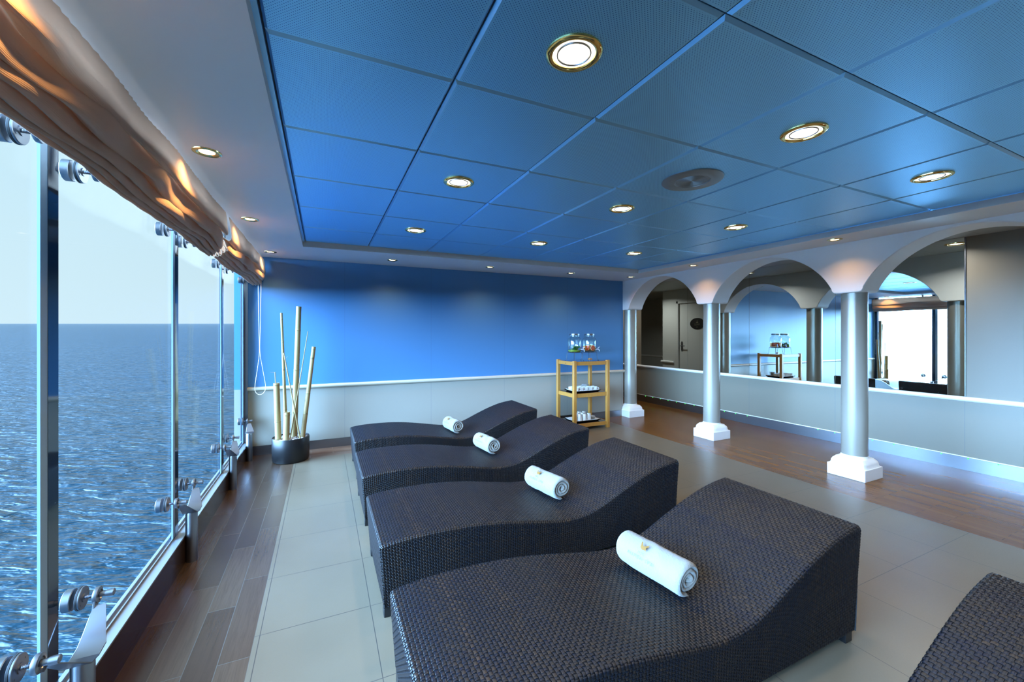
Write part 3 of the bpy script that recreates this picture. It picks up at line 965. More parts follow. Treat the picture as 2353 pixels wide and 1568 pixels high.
def weave(P, U, V_, nu, nv, lift, wa, wb, seed, par=0):
    """P(u,v)->pos, normal (vectorised). Over-and-under strips as small arched patches.
    returns verts, faces, tone"""
    du = U / nu; dv = V_ / nv
    rs = np.random.default_rng(seed)
    colt = rs.random(nu) ; rowt = rs.random(nv)
    # streaks: neighbouring strands share dye lots
    ks = np.convolve(np.concatenate([colt, colt[:6]]), np.ones(3) / 3, 'same')[:nu]
    ii, jj = np.meshgrid(np.arange(nu), np.arange(nv), indexing='ij')
    ii = ii.ravel(); jj = jj.ravel()
    typ = (ii + jj + par) % 2
    la = np.array([-1, -.62, 0, .62, 1.0]); ac = np.array([-1, -.72, .72, 1.0])
    verts = []; tones = []
    for T in (0, 1):
        sel = typ == T
        ci = ii[sel] + .5; cj = jj[sel] + .5
        n_ = len(ci)
        Lh = .70; 
        w_ = (wa if T == 0 else wb) / 2
        la_ = la[:, None] * np.ones(len(ac))[None]; ac_ = ac[None] * np.ones(len(la))[:, None]
        h = lift * (1.0 - 1.55 * np.abs(la_) ** 2.2) - lift * .35 * (np.abs(ac_) > .9) - (0 if T == 0 else lift * .15)
        if T == 0:   # runs along v
            uu = ci[:, None, None] * du + ac_[None] * w_
            vv = (cj[:, None, None] + la_[None] * Lh) * dv
        else:
            uu = (ci[:, None, None] + la_[None] * Lh) * du
            vv = cj[:, None, None] * dv + ac_[None] * w_
        hh = np.broadcast_to(h[None], uu.shape)
        uu = np.clip(uu, 0, U); vv = np.clip(vv, 0, V_)
        p, nrm = P(uu.ravel(), vv.ravel())
        pos = p + nrm * hh.ravel()[:, None]
        verts.append(pos)
        base = ks[ii[sel]] if T == 0 else rowt[jj[sel]] * .6 + .1
        tn = np.clip(base * .8 + (rs.random(n_) - .5) * .38 + .08, 0, 1)
        if T == 1: tn = tn * .8
        tones.append(np.repeat(tn, len(la) * len(ac)))
    verts = np.concatenate(verts); tones = np.concatenate(tones)
    per = len(la) * len(ac); npatch = len(verts) // per
    q = []
    na = len(ac)
    for a in range(len(la) - 1):
        for b in range(na - 1):
            q.append((a * na + b, (a + 1) * na + b, (a + 1) * na + b + 1, a * na + b + 1))
    q = np.array(q)
    faces = (q[None] + (np.arange(npatch) * per)[:, None, None]).reshape(-1, 4)
    return verts, faces, tones

def panel(name, parts, parent):
    """parts: list of (verts, faces, tones, matindex)"""
    vs = []; fs = []; ts = []; mi = []; o = 0
    for v, f, t, m_ in parts:
        vs.append(v); fs.append(np.asarray(f) + o); ts.append(t); mi.append(np.full(len(f), m_)); o += len(v)
    v = np.concatenate(vs); f = np.concatenate(fs); t = np.concatenate(ts).astype(np.float32); mi = np.concatenate(mi).astype(np.int32)
    me = bpy.data.meshes.new(name)
    me.vertices.add(len(v)); me.vertices.foreach_set('co', v.astype(np.float32).ravel())
    me.loops.add(len(f) * 4); me.loops.foreach_set('vertex_index', f.astype(np.int32).ravel())
    me.polygons.add(len(f)); me.polygons.foreach_set('loop_start', (np.arange(len(f)) * 4).astype(np.int32))
    me.polygons.foreach_set('use_smooth', np.ones(len(f), bool))
    me.polygons.foreach_set('material_index', mi)
    me.update(calc_edges=True); me.validate()
    a = me.attributes.new('tone', 'FLOAT', 'POINT'); a.data.foreach_set('value', t)
    me.materials.append(M['rattan'].m); me.materials.append(M['rattan_core'].m)
    o_ = bpy.data.objects.new(name, me); COL.objects.link(o_); o_.parent = parent
    return o_

def grid_sheet(P, U, V_, a, b, inset):
    uu, vv = np.meshgrid(np.linspace(0, U, a), np.linspace(0, V_, b), indexing='ij')
    p, n_ = P(uu.ravel(), vv.ravel())
    v = p - n_ * inset
    f = []
    for i in range(a - 1):
        for j in range(b - 1):
            k_ = i * b + j; f.append((k_, k_ + b, k_ + b + 1, k_ + 1))
    return v, np.array(f), np.zeros(len(v)), 1

def make_lounger():
    root = empty('sun_lounger')
    X0, X1 = PX[0], PX[-1]
    nS = 600
    xs, zs, Lp = spline(PX, PZ, nS)
    # path including the roll over at both ends
    arc = np.linspace(0, PI / 2, 12)
    def tang(i0, i1):
        d_ = np.array([xs[i1] - xs[i0], zs[i1] - zs[i0]]); return d_ / np.linalg.norm(d_)
    r = RND
    # foot end roll
    fx = X0 + r * (1 - np.sin(PI / 2 - arc)) * 1.0
    # simple: drop the last 'r' of the path with a quarter circle
    def zt(x): return np.interp(x, xs, zs)
    head = []
    for t in arc: head.append((X0 + r - r * math.cos(t), zt(X0 + r) - r + r * math.sin(t)))
    tail = []
    for t in arc[::-1]: tail.append((X1 - r + r * math.cos(t), zt(X1 - r) - r + r * math.sin(t)))
    mid = [(x, z) for x, z in zip(xs, zs) if X0 + r < x < X1 - r]
    path = np.array(head + mid + tail)
    d_ = np.concatenate([[0], np.cumsum(np.hypot(*(np.diff(path, axis=0).T)))])
    U = d_[-1]
    tg = np.gradient(path, axis=0); tg /= np.linalg.norm(tg, axis=1)[:, None]
    nm = np.stack([-tg[:, 1], tg[:, 0]], 1)
    rr = .016
    qa = rr * PI / 2; flat = WID - 2 * rr; Vt = flat + 2 * qa
    def Ptop(u, v):
        px = np.interp(u, d_, path[:, 0]); pz = np.interp(u, d_, path[:, 1])
        nx = np.interp(u, d_, nm[:, 0]); nz = np.interp(u, d_, nm[:, 1])
        an0 = np.clip((qa - v) / rr, 0, PI / 2); an1 = np.clip((v - qa - flat) / rr, 0, PI / 2)
        yy_ = np.clip(v - qa, 0, flat) + rr - rr * np.sin(an0) + rr * np.sin(an1)
        drop = rr * (1 - np.cos(an0)) + rr * (1 - np.cos(an1))
        an = an1 - an0
        pos = np.stack([px - nx * drop, yy_, pz - nz * drop], 1)
        nrm = np.stack([nx * np.cos(an), np.sin(an), nz * np.cos(an)], 1)
        return pos, nrm
    nu = int(U / .0135); nv = int(Vt / .0130)
    v, f_, t = weave(Ptop, U, Vt, nu, nv, .0021, .0108, .0090, 5)
    panel('woven_top', [(v, f_, t, 0), grid_sheet(Ptop, U, Vt, 260, 24, .0022)], root)
    # side panels (near: y=0, normal -y ; far: y=WID)
    ZB = .048
    UL = X1 - X0 - .006
    def Pside(far):
        def P(u, v_):
            k_ = v_ / 1.0
            top = np.interp(X0 + .003 + u, path[:, 0], path[:, 1]) - rr + .002
            top = np.minimum(top, np.interp(np.clip(X0 + .003 + u, X0 + r, X1 - r), path[:, 0], path[:, 1]) - rr + .002)
            z = ZB + k_ * (top - ZB)
            # the head end leans in a little towards the floor
            lean = (1 - k_) * .030 * np.clip((u - UL * .5) / (UL * .5), 0, 1)
            lean2 = (1 - k_) * .022 * np.clip(1 - u / (UL * .3), 0, 1)
            x = X0 + .003 + u - lean + lean2
            y = np.full_like(u, WID if far else 0.0) + (-.012 if far else .012) * (1 - k_)
            n_ = np.zeros((len(u), 3)); n_[:, 1] = 1 if far else -1
            return np.stack([x, y, z], 1), n_
        return P
    for far in (False, True):
        P = Pside(far)
        # v is normalised height, so the row pitch follows the height of the side
        nv_ = 36
        def Pn(u, v_): return P(u, v_)
        v, f_, t = weave2(Pn, UL, 1.0, int(UL / .0135), nv_, .0021, .0080, .0078, 9 + far, lambda u: .32)
        panel('side_panel', [(v, f_, t, 0), grid_sheet(Pn, UL, 1.0, 160, 6, .0022)], root)
    # end panels
    def Pend(head_):
        xe = X1 if head_ else X0
        top = (zt(X1 - r) if head_ else zt(X0 + r)) - r + .002
        Hh = top - ZB
        def P(u, v_):     # u across width, v height
            k_ = v_ / Hh
            x = np.full_like(u, xe) + (-.030 if head_ else .022) * (1 - k_)
            n_ = np.zeros((len(u), 3)); n_[:, 0] = 1 if head_ else -1
            return np.stack([x, .006 + u + 0 * v_, ZB + v_], 1), n_
        return P, Hh
    for head_ in (False, True):
        P, Hh = Pend(head_)
        Wd = WID - .012
        v, f_, t = weave(P, Wd, Hh, int(Wd / .0135), int(Hh / .0105), .0021, .0080, .0078, 21 + head_)
        panel('end_panel', [(v, f_, t, 0), grid_sheet(P, Wd, Hh, 40, 6, .0022)], root)
    # feet
    for x, y in ((X0 + .045, .040), (X0 + .045, WID - .040), (X1 - .060, .040), (X1 - .060, WID - .040)):
        MB().box(-.024, .024, -.022, .022, 0, .055).build('foot', M['black'], root, loc=(x, y, 0), bevel=.003)
    # under frame
    MB().box(X0 + .05, X1 - .06, .03, WID - .03, .050, .056).build('under_frame', M['rattan_core'], root)
    return root
def weave2(P, U, V_, nu, nv, lift, wa, wb, seed, hfun):
    """as weave(), strip widths along v given as a share of a nominal height"""
    return weave(lambda u, v: P(u, v), U, V_, nu, nv, lift, wa, wb / .34, seed)

LY = [3.909, 2.932, 1.943, .952, -.072]
loung = make_lounger()
LL = ['dark brown woven lounger next to the blue wall, farthest of the row', 'dark brown woven lounger second from the blue wall',
      'dark brown woven lounger in the middle of the row', 'dark brown woven lounger with the large towel nearest the camera',
      'dark brown woven lounger cut off at the bottom right corner']
dxs = [.018, .003, .0, -.005, .0]
for i, y in enumerate(LY):
    o = loung if i == 0 else copy_tree(loung)
    o.location = (dxs[i], y, 0)
    tag(o, LL[i], 'lounger', 'woven wave shaped loungers in a row')

# ================================================================== towels
def make_towel(cut, seed, label, loc, rz, length=.305, R=.071):
    root = empty('rolled_towel', loc, rz, label, 'towel', 'rolled white towels on the loungers')
    # spiral sheet, axis along local y, resting on z=0
    turns = 3.1; nsp = 150; m_ = 40
    th = np.linspace(0, 2 * PI * turns, nsp)
    r0 = .007; T = (R - r0) / turns * .94
    rad = r0 + (R - T / 2 - r0) * th / th[-1]
    ph0 = -1.25                      # where the outer edge ends (under the roll)
    ang = ph0 - (th[-1] - th)
    rad = rad + .0020 * n1(th * 1.1, seed)
    cx, cz = rad * np.cos(ang), rad * np.sin(ang) * .96
    # let the last bit run off tangentially as a flap
    k0 = nsp - 5
    dirx, dirz = cx[k0] - cx[k0 - 1], cz[k0] - cz[k0 - 1]
    dn = math.hypot(dirx, dirz); dirx /= dn; dirz /= dn
    for q in range(k0, nsp):
        stp = (q - k0 + 1) * .0060
        cx[q] = cx[k0 - 1] + dirx * stp; cz[q] = cz[k0 - 1] + dirz * stp
    Y = np.linspace(-length / 2, length / 2, m_)
    tx = np.gradient(cx); tz = np.gradient(cz); ln = np.hypot(tx, tz); tx /= ln; tz /= ln
    nx, nz = tz, -tx
    # outward is away from the axis
    sgn = np.sign(nx * cx + nz * cz); sgn[sgn == 0] = 1; nx *= sgn; nz *= sgn
    V = []; F = []
    e = np.clip((length / 2 - np.abs(Y)) / .020, 0, 1)
    prof = np.sqrt(1 - (1 - e) ** 2) * .90 + .10
    rs = np.random.default_rng(seed)
    for side in (1, -1):
        for i in range(nsp):
            tp = min(1, (nsp - 1 - i) / 3 + .25)
            tel = .004 * math.sin(th[i] * .9 + seed)       # rolled ends are not flush
            for j in range(m_):
                h = side * T / 2 * prof[j] * tp * .99
                nn_ = (.0022 if side > 0 else .0008) * n1(np.array([Y[j] * 26 + i * .23]), seed + 5)[0] * prof[j]
                yy_ = Y[j] + tel * (Y[j] / (length / 2)) * (1.6 if abs(Y[j]) > length * .4 else 1)
                V.append((cx[i] + nx[i] * (h + nn_), yy_, cz[i] + nz[i] * (h + nn_)))
    def idx(s_, i, j): return s_ * nsp * m_ + i * m_ + j
    for i in range(nsp - 1):
        for j in range(m_ - 1):
            F.append((idx(0, i, j), idx(0, i + 1, j), idx(0, i + 1, j + 1), idx(0, i, j + 1)))
            F.append((idx(1, i, j), idx(1, i, j + 1), idx(1, i + 1, j + 1), idx(1, i + 1, j)))
        F.append((idx(0, i, 0), idx(1, i, 0), idx(1, i + 1, 0), idx(0, i + 1, 0)))
        F.append((idx(0, i, m_ - 1), idx(0, i + 1, m_ - 1), idx(1, i + 1, m_ - 1), idx(1, i, m_ - 1)))
    for j in range(m_ - 1):
        F.append((idx(0, 0, j), idx(0, 0, j + 1), idx(1, 0, j + 1), idx(1, 0, j)))
        F.append((idx(0, nsp - 1, j), idx(1, nsp - 1, j), idx(1, nsp - 1, j + 1), idx(0, nsp - 1, j + 1)))
    zmin = min(v_[2] for v_ in V)
    V = [(a, b, c_ - zmin) for a, b, c_ in V]
    mb = MB(); mb.add(V, F, True)
    o = mb.build('rolled_cloth', M['towel'], root, angle=False)
    # stitched emblem and lettering on the window-facing upper side
    Ro = R + .0016
    def onroll(a, b):   # a: along axis, b: up around the roll (metres)
        an = PI - math.radians(38) - b / Ro
        rr_ = Ro
        return (rr_ * math.cos(an), -a + 0, -zmin + rr_ * math.sin(an) * .97)
    em = [(-.022, .020), (-.016, .004), (-.014, -.006), (-.002, -.012), (.012, -.010), (.020, -.012), (.013, -.004), (.012, .004), (.020, .010), (.017, .016), (.024, .026), (.012, .014), (.004, .006), (-.006, .006), (-.012, .012), (-.018, .022)]
    em = [(x, y + .018) for x, y in em]
    e_ = MB()
    cxm = sum(p_[0] for p_ in em) / len(em); cym = sum(p_[1] for p_ in em) / len(em)
    vs = [onroll(cxm * .2 - .02, cym)]
    dense = []
    for q in range(len(em)):
        a_, b_2 = em[q], em[(q + 1) % len(em)]
        for t_ in (0, .5): dense.append((a_[0] + (b_2[0] - a_[0]) * t_, a_[1] + (b_2[1] - a_[1]) * t_))
    vs = [onroll(x - .02, y) for x, y in dense]
    e_.add(vs, [tuple(range(len(vs)))])
    bmm = e_.build('emblem', M['gold'], root, fix=False, angle=False)
    bm = bmesh.new(); bm.from_mesh(bmm.data); bmesh.ops.triangulate(bm, faces=bm.faces); bm.to_mesh(bm_ := bmm.data); bm.free()
    text_part('MSC', .016, lambda x, y: onroll(x - .02, y - .010), M['pale_thread'], 'lettering', root, 1.2)
    text_part('AUREA SPA', .021, lambda x, y: onroll(x - .02, y - .030), M['pale_thread'], 'lettering', root, 1.35)
    return root
def seat_z(x): return float(np.interp(x, PX, PZ)) + .003
TW = [(1.285, 1.315, .12, 'large white rolled towel on the lounger nearest the camera', 31),
      (1.325, 2.320, .19, 'white rolled towel on the middle lounger', 32),
      (1.318, 3.380, .13, 'white rolled towel on the lounger second from the blue wall', 33),
      (1.262, 4.215, .12, 'white rolled towel on the farthest lounger by the blue wall', 34)]
for i, (x, y, rz, lb, sd) in enumerate(TW):
    make_towel(0, sd, lb, (x, y, seat_z(x) + .002), rz, (.325, .31, .30, .285)[i], (.078, .076, .074, .074)[i])

# ================================================================== bamboo pot
PXC, PYC = -.306, 4.835
pot = empty('plant_pot', (PXC, PYC, 0), 0, 'low black round pot filled with white pebbles and bamboo', 'plant pot')
MB().lathe([(.0001, 0), (.158, 0), (.168, .006), (.173, .03), (.175, .12), (.175, .238), (.172, .245), (.168, .245), (.165, .238), (.165, .215), (.0001, .215)], 64).build('pot_body', M['black'], pot)
pb = MB()
rp = random.Random(4)
for q in range(520):
    a = rp.random() * 2 * PI; r = .160 * math.sqrt(rp.random()); s = .006 + rp.random() * .006
    cx_, cy_, cz_ = r * math.cos(a), r * math.sin(a), .214 + rp.random() * .014 + .012 * (1 - r / .16)
    n_ = 5
    V = [(cx_, cy_, cz_ - s * .6)] + [(cx_ + s * math.cos(2 * PI * k_ / n_ + a), cy_ + s * math.sin(2 * PI * k_ / n_ + a) * .8, cz_ + s * .15 * rp.uniform(-1, 1)) for k_ in range(n_)] + [(cx_, cy_, cz_ + s * .6)]
    F = [(0, 1 + (k_ + 1) % n_, 1 + k_) for k_ in range(n_)] + [(n_ + 1, 1 + k_, 1 + (k_ + 1) % n_) for k_ in range(n_)]
    pb.add(V, F)
pbl = pb.build('pebble_bed', M['pebble'], angle=False)
pbl.location = (PXC, PYC, 0)
tag(pbl, 'bed of small white pebbles filling the black pot', 'pebbles', kind='stuff')

def culm(p0, p1, r0, r1, nodes, label, hollow=True, twigs=()):
    """bamboo cane from p0 (bottom) to p1 (top)"""
    p0 = Vector(p0); p1 = Vector(p1)
    root = empty('bamboo_cane', p0, 0, label, 'bamboo', 'dry bamboo canes standing in the black pot')
    ax = p1 - p0; Lh = ax.length
    q = ax.to_track_quat('Z', 'Y').to_matrix().to_4x4()
    prof = [(.0001, 0)]
    ts = sorted([0] + list(nodes) + [1])
    K = []
    for t in np.linspace(0, 1, 60): K.append((t, 0))
    for t in nodes: K += [(t - .006 / Lh, .2), (t - .003 / Lh, 1), (t, .35), (t + .003 / Lh, 1), (t + .006 / Lh, .1)]
    K.sort()
    for t, b in K:
        r = r0 + (r1 - r0) * t
        prof.append((r * (1 + .07 * b), t * Lh))
    rt = r1
    if hollow:
        prof += [(rt * .98, Lh), (rt * .80, Lh + .0005), (rt * .78, Lh - .02), (.0001, Lh - .02)]
    else:
        prof += [(rt, Lh), (.0001, Lh + .002)]
    mb = MB().lathe(prof, 28, M=q)
    mb.build('stalk', M['bamboo'], root)
    nb = MB()
    for t in nodes:
        r = r0 + (r1 - r0) * t
        nb.lathe([(r * 1.02, t * Lh - .0022), (r * 1.085, t * Lh - .0008), (r * 1.085, t * Lh + .0008), (r * 1.02, t * Lh + .0022)], 28, M=q)
    if nodes: nb.build('node_ring', M['bamboo_dark'], root)
    for (t, dx, dy, dz, rr_) in twigs:
        b0 = ax * t
        MB().tube([b0, b0 + Vector((dx, dy, dz)) * .6, b0 + Vector((dx * 1.1, dy, dz))], [rr_, rr_ * .8, rr_ * .5], 6).build('twig', M['bamboo'], root)
    return root
ZB_ = .216
culm((-.278, 4.86, ZB_), (-.232, 4.83, 1.606), .0295, .0245, (.20, .52, .82), 'tall thick bamboo cane, tallest in the black pot')
culm((-.352, 4.90, ZB_), (-.395, 4.86, 1.536), .0175, .0115, (.23, .55, .77, .95), 'tall thin bamboo cane left of the thickest one', twigs=[(.55, -.018, 0, .03, .002)])
culm((-.198, 4.83, ZB_), (-.090, 4.83, 1.180), .0235, .0200, (.26, .49, .97), 'thick bamboo cane leaning right in the black pot')
culm((-.418, 4.80, ZB_), (-.434, 4.80, .812), .0285, .0285, (.33, .97), 'short thick bamboo cane at the left edge of the pot')
culm((-.344, 4.755, ZB_ - .004), (-.338, 4.755, .515), .0300, .0290, (.90,), 'shortest thick bamboo cane at the front of the pot')
culm((-.312, 4.80, ZB_), (-.146, 4.83, 1.345), .0060, .0042, (.15, .40, .60, .80), 'thin bamboo stick leaning right behind the others', False, [(.60, .014, 0, -.02, .0015)])
culm((-.215, 4.75, ZB_), (-.368, 4.80, 1.12), .0080, .0050, (.30, .55, .74, .97), 'thin bamboo stick leaning left across the front', False, [(.93, .025, 0, .03, .0018), (.5, -.02, 0, .06, .0018)])
culm((-.436, 4.80, .62), (-.447, 4.80, .925), .0045, .0040, (.6,), 'thin twig with a side shoot sticking out of the short left cane', False, [(.99, -.040, 0, .004, .0022)])

# ================================================================== trolley
TX, TY = 3.085, 4.635            # near left corner post centre
TXW, TYD = .554, .416
tr = empty('drinks_trolley', (TX, TY, 0), 0, 'pine trolley with three dark shelves in front of the blue wall', 'trolley')
hw = .0225
for ix in (0, 1):
    for iy in (0, 1):
        MB().box(-hw, hw, -hw, hw, 0, .948).build('leg', M['pine'], tr, loc=(ix * TXW, iy * TYD, 0), bevel=.003)
for z0, z1 in ((.885, .935), (.447, .500), (.040, .088)):
    rl = MB()
    rl.box(hw, TXW - hw, -.011, .011, z0, z1).box(hw, TXW - hw, TYD - .011, TYD + .011, z0, z1)
    rl.box(-.011, .011, hw, TYD - hw, z0, z1).box(TXW - .011, TXW + .011, hw, TYD - hw, z0, z1)
    rl.build('rail', M['pine'], tr, bevel=.002)
    MB().box(.011, TXW - .011, .011, TYD - .011, z1 - .008, z1 + .001).build('shelf', M['shelf_glass'], tr)
ZTOP, ZMID, ZBOT = .936, .501, .089

def tray(loc, label):
    r = empty('serving_tray', loc, 0, label, 'tray', 'black serving trays on the trolley')
    a, b = .225, .155
    V = []; F = []
    def rect(hx, hy, z, rc=.03, n_=6):
        out = []
        for (sx_, sy_, a0) in ((1, 1, 0), (-1, 1, PI / 2), (-1, -1, PI), (1, -1, 3 * PI / 2)):
            for k_ in range(n_ + 1):
                t = a0 + PI / 2 * k_ / n_
                out.append((sx_ * (hx - rc) + rc * math.cos(t), sy_ * (hy - rc) + rc * math.sin(t), z))
        return out
    rings = [rect(a - .03, b - .03, 0), rect(a, b, .022), rect(a - .003, b - .003, .0245), rect(a - .030, b - .030, .004)]
    n_ = len(rings[0])
    for q in rings: V += q
    for q in range(3):
        for k_ in range(n_): F.append((q * n_ + k_, q * n_ + (k_ + 1) % n_, (q + 1) * n_ + (k_ + 1) % n_, (q + 1) * n_ + k_))
    F.append(tuple(reversed(range(n_)))); F.append(tuple(range(3 * n_, 4 * n_)))
    MB().add(V, F).build('tray_body', M['tray'], r)
    return r
def napkin(loc, label, hx=.205, hy=.135):
    n_ = 14; m_ = 10; V = []; F = []
    for i in range(n_):
        for j in range(m_):
            x = -hx + 2 * hx * i / (n_ - 1); y = -hy + 2 * hy * j / (m_ - 1)
            e = max(abs(x) / hx, abs(y) / hy)
            V.append((x, y, .0055 + .0012 + max(0, e - .86) * .16 + .0006 * math.sin(i * 2.1 + j)))
    for i in range(n_ - 1):
        for j in range(m_ - 1): k_ = i * m_ + j; F.append((k_, k_ + m_, k_ + m_ + 1, k_ + 1))
    o = MB().add(V, F, True).build('paper_napkin', M['paper'], angle=False); o.location = loc
    s2 = o.modifiers.new('paper', 'SOLIDIFY'); s2.thickness = .0008
    tag(o, label, 'napkin', 'white paper liners on the trays')
    return o
tcx, tcy = TX + TXW / 2, TY + TYD / 2
tray((tcx - .01, tcy - .01, ZMID), 'black tray holding the coffee cups on the middle shelf')
napkin((tcx - .01, tcy - .01, ZMID), 'white paper liner under the coffee cups')
tray((tcx - .02, tcy - .02, ZBOT), 'black tray holding the tall white cups on the bottom shelf')
napkin((tcx - .02, tcy - .02, ZBOT), 'white paper liner under the tall cups and plates')

def cup():
    r = empty('coffee_cup')
    MB().lathe([(.0001, 0), (.020, 0), (.022, .003), (.030, .018), (.0335, .040), (.0345, .056), (.0325, .056), (.0315, .040), (.027, .016), (.0001, .006)], 28).build('cup_body', M['porcelain'], r)
    hp = [(.031, 0, .046), (.046, 0, .048), (.053, 0, .036), (.048, 0, .022), (.029, 0, .017)]
    MB().tube([tuple(q) for q in catmull(hp, 4)], .0034, 8).build('handle', M['porcelain'], r)
    return r
cupo = cup()
cz_ = ZMID + .0085
ci = 0
rowname = ['front', 'second', 'back']
for j in range(3):
    for i in range(5):
        if j == 2 and i >= 3: continue
        o = cupo if ci == 0 else copy_tree(cupo)
        o.location = (tcx - .165 + i * .077 + (.01 if j % 2 else 0), tcy - .100 + j * .078, cz_)
        o.rotation_euler = (0, 0, -.5 + .3 * math.sin(ci * 2.4) - .3)
        tag(o, 'white coffee cup on the middle tray, %s row, number %s from the left' % (rowname[j], ['one', 'two', 'three', 'four', 'five'][i]), 'cup', 'white coffee cups on the middle tray')
        ci += 1
s0 = MB().lathe([(.0001, 0), (.030, 0), (.034, .003), (.056, .008), (.0575, .010), (.054, .0105), (.030, .005), (.0001, .004)], 32)
sau = None
for q in range(9):
    if sau is None: o = sau = s0.build('saucer', M['porcelain'])
    else: o = sau.copy(); COL.objects.link(o)
    o.location = (tcx + .095, tcy + .070, cz_ + q * .0085)
    tag(o, 'white saucer behind the coffee cups, %s of its stack' % ['lowest', 'second from the bottom', 'third from the bottom', 'fourth from the bottom', 'middle one', 'fourth from the top', 'third from the top', 'second from the top', 'topmost'][q], 'saucer', 'stacked saucers on the middle tray')
tc0 = MB().lathe([(.0001, 0), (.0335, 0), (.034, .003), (.0255, .094), (.0235, .098), (.0001, .098)], 28)
tall = None
tc_pos = [(-.150, -.040, 'leftmost tall'), (-.085, -.060, 'second tall'), (-.072, .030, 'back left tall'), (-.015, -.075, 'front middle tall'), (.004, .005, 'middle tall'), (.005, .085, 'back middle tall'), (.062, -.070, 'front right tall'), (.078, .075, 'back right tall')]
for dx, dy, lb in tc_pos:
    if tall is None: o = tall = tc0.build('tall_cup', M['porcelain'])
    else: o = tall.copy(); COL.objects.link(o)
    o.location = (tcx - .02 + dx, tcy - .02 + dy, ZBOT + .0088)
    tag(o, lb + ' white cup turned upside down on the bottom tray', 'cup', 'tall white cups on the bottom tray')
pl0 = MB().lathe([(.0001, 0), (.040, 0), (.044, .003), (.064, .010), (.066, .012), (.060, .012), (.040, .006), (.0001, .005)], 32)
plt = None
for q in range(4):
    if plt is None: o = plt = pl0.build('small_plate', M['porcelain'])
    else: o = plt.copy(); COL.objects.link(o)
    o.location = (tcx + .118, tcy - .030, ZBOT + .0088 + q * .0095)
    tag(o, 'small white plate on the bottom tray, %s of its low stack' % ['lowest', 'second from the bottom', 'second from the top', 'topmost'][q], 'plate', 'small plates on the bottom tray')
MB()
bt = MB().lathe([(.0001, 0), (.022, 0), (.030, .010), (.032, .022), (.029, .022), (.024, .010), (.0001, .006)], 24).build('small_bowl', M['black'])
bt.location = (tcx + .130, tcy + .070, ZBOT + .0088)
tag(bt, 'little dark bowl behind the plates on the bottom tray', 'bowl')

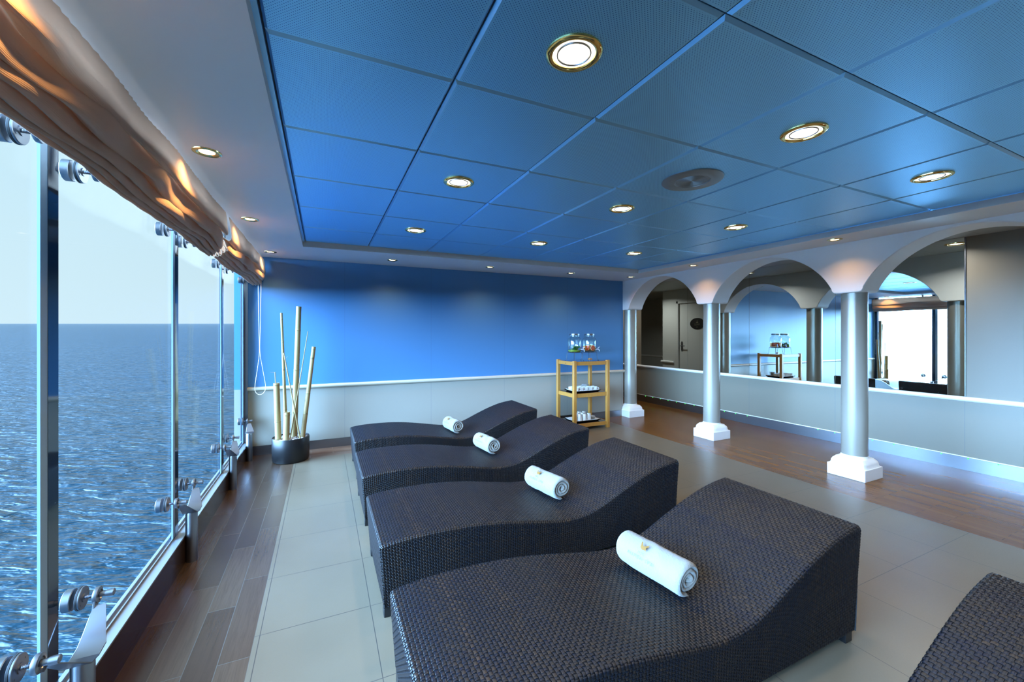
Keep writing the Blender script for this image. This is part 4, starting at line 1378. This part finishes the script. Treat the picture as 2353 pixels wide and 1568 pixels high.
# drink dispensers
def jar(loc, kind, label):
    r = empty('drink_dispenser', loc, 0, label, 'drink dispenser', 'glass drink dispensers on the trolley top')
    z0 = .120
    prof = [(.0001, z0), (.080, z0), (.092, z0 + .006), (.0965, z0 + .02), (.0965, z0 + .172), (.093, z0 + .188), (.078, z0 + .204), (.0665, z0 + .214), (.064, z0 + .222), (.0655, z0 + .236),
            (.0655, z0 + .244), (.062, z0 + .244), (.0605, z0 + .222), (.064, z0 + .212), (.075, z0 + .200), (.089, z0 + .186), (.0925, z0 + .172), (.0925, z0 + .022), (.088, z0 + .010), (.0001, z0 + .008)]
    MB().lathe(prof, 48).build('glass_jar', M['jar_glass'], r)
    MB().lathe([(.0001, z0 + .262), (.064, z0 + .262), (.069, z0 + .258), (.070, z0 + .240), (.068, z0 + .237), (.066, z0 + .238)], 40).build('lid', M['steel'], r)
    # wire stand
    st = MB()
    ring = lambda rr_, z: [(rr_ * math.cos(t), rr_ * math.sin(t), z) for t in np.linspace(0, 2 * PI, 33)]
    st.tube(ring(.098, z0 + .001), .0028, 8, caps=False); st.tube(ring(.070, z0 - .004), .0022, 8, caps=False)
    for q in range(4):
        t = PI / 4 + q * PI / 2 + .25
        c_, s2 = math.cos(t), math.sin(t)
        st.tube([(.070 * c_, .070 * s2, z0 - .004), (.100 * c_, .100 * s2, z0 + .004), (.112 * c_, .112 * s2, .03), (.118 * c_, .118 * s2, .003), (.130 * c_, .130 * s2, .004)], .0026, 8)
    st.build('wire_stand', M['black'], r)
    # tap
    ta = -.75
    c_, s2 = math.cos(ta), math.sin(ta)
    tp = MB()
    tp.tube([(.088 * c_, .088 * s2, z0 + .040), (.135 * c_, .135 * s2, z0 + .038), (.138 * c_, .138 * s2, z0 + .010)], [.010, .0085, .0065], 12)
    tp.tube([(.122 * c_, .122 * s2, z0 + .045), (.122 * c_, .122 * s2, z0 + .064), (.150 * c_, .150 * s2, z0 + .072)], [.005, .0045, .0055], 10)
    tp.lathe([(.016, -.003), (.016, .003)], 16, M=Matrix.Translation((.0985 * c_, .0985 * s2, z0 + .040)) @ Matrix.Rotation(ta, 4, 'Z') @ Matrix.Rotation(PI / 2, 4, 'Y'))
    tp.build('tap', M['steel'], r)
    rj = random.Random(9 if kind == 'mint' else 5)
    if kind == 'mint':
        lq = MB().lathe([(.0001, z0 + .010), (.086, z0 + .011), (.0915, z0 + .024), (.0915, z0 + .034), (.0001, z0 + .034)], 40)
        lq.build('drink', M['green_drink'], r)
        lf = MB()
        for q in range(34):
            a = rj.random() * 2 * PI; rr_ = .060 * math.sqrt(rj.random()); zz = z0 + .035 + rj.random() * .075 * (1 - rr_ / .11)
            px, py = rr_ * math.cos(a) + .012, rr_ * math.sin(a) - .004
            R_ = Matrix.Translation((px, py, zz)) @ Matrix.Rotation(rj.random() * 6, 4, 'Z') @ Matrix.Rotation(rj.uniform(-1.1, 1.1), 4, 'X') @ Matrix.Rotation(rj.uniform(-.6, .6), 4, 'Y')
            V = [(0, 0, 0), (.012, .010, .004), (.016, .024, .002), (.006, .042, -.004), (-.006, .042, -.004), (-.016, .024, .002), (-.012, .010, .004), (0, .022, -.003)]
            lf.add(V, [(0, 1, 7), (1, 2, 7), (2, 3, 7), (3, 4, 7), (4, 5, 7), (5, 6, 7), (6, 0, 7)], True, 0, R_)
        lf.build('mint_leaves', M['leaf'], r, angle=False)
        sl_ = MB()
        for q in range(9):
            a = q * .7; rr_ = .07
            R_ = Matrix.Translation((rr_ * math.cos(a), rr_ * math.sin(a), z0 + .022)) @ Matrix.Rotation(a, 4, 'Z') @ Matrix.Rotation(rj.uniform(.4, 1.2), 4, 'Y')
            sl_.lathe([(.0001, -.0015), (.018, -.0015), (.018, .0015), (.0001, .0015)], 14, M=R_)
        sl_.build('lime_slices', M['lime'], r)
    else:
        lq = MB().lathe([(.0001, z0 + .010), (.086, z0 + .011), (.0915, z0 + .024), (.0915, z0 + .085), (.0001, z0 + .085)], 40)
        lq.build('drink', M['orange_drink'], r)
        for q in range(7):
            a = -1.9 + q * .9; rr_ = .066 if q == 0 else .055
            tilt = PI / 2 if q == 0 else PI / 2 - .2 * rj.random()
            R_ = Matrix.Translation((rr_ * math.cos(a), rr_ * math.sin(a), z0 + .058)) @ Matrix.Rotation(a, 4, 'Z') @ Matrix.Rotation(tilt, 4, 'Y')
            if q == 0:
                R_ = Matrix.Translation((-.004, -.084, z0 + .060)) @ Matrix.Rotation(PI / 2, 4, 'X') 
            sl_ = MB().lathe([(.0385, -.003), (.0400, -.002), (.0400, .002), (.0385, .003), (.0345, .0032)], 28, M=R_)
            sl_.lathe([(.0345, .0032), (.0001, .0034)], 28, mi=1, M=R_).lathe([(.0385, -.003), (.0001, -.003)], 28, mi=1, M=R_)
            for w_ in range(8):
                an = w_ * PI / 4
                sl_.tube([(.003 * math.cos(an), .003 * math.sin(an), .0036), (.034 * math.cos(an), .034 * math.sin(an), .0036)], .0008, 5, M=R_)
            sl_.build('grapefruit_slice', [M['peel'], M['pulp']], r)
    return r
M['green_drink'] = Mt('green_drink', srgb(150, 170, 50), .1); M['green_drink'].b.inputs['Transmission Weight'].default_value = .35
M['leaf'] = Mt('mint_leaf', srgb(44, 110, 40), .5)
M['lime'] = Mt('lime', srgb(170, 190, 60), .4)
M['orange_drink'] = thin_glass('orange_drink', (.93, .62, .36, 1), .6, .05)
M['peel'] = Mt('pale_peel', srgb(236, 206, 150), .5)
M['pulp'] = Mt('pink_pulp', srgb(216, 84, 66), .35)
jar((3.222, 4.84, ZTOP), 'mint', 'glass drink dispenser with green mint leaves, left one on the trolley')
jar((3.478, 4.84, ZTOP), 'grapefruit', 'glass drink dispenser with pink grapefruit slices, right one on the trolley')

bpy.context.view_layer.update()
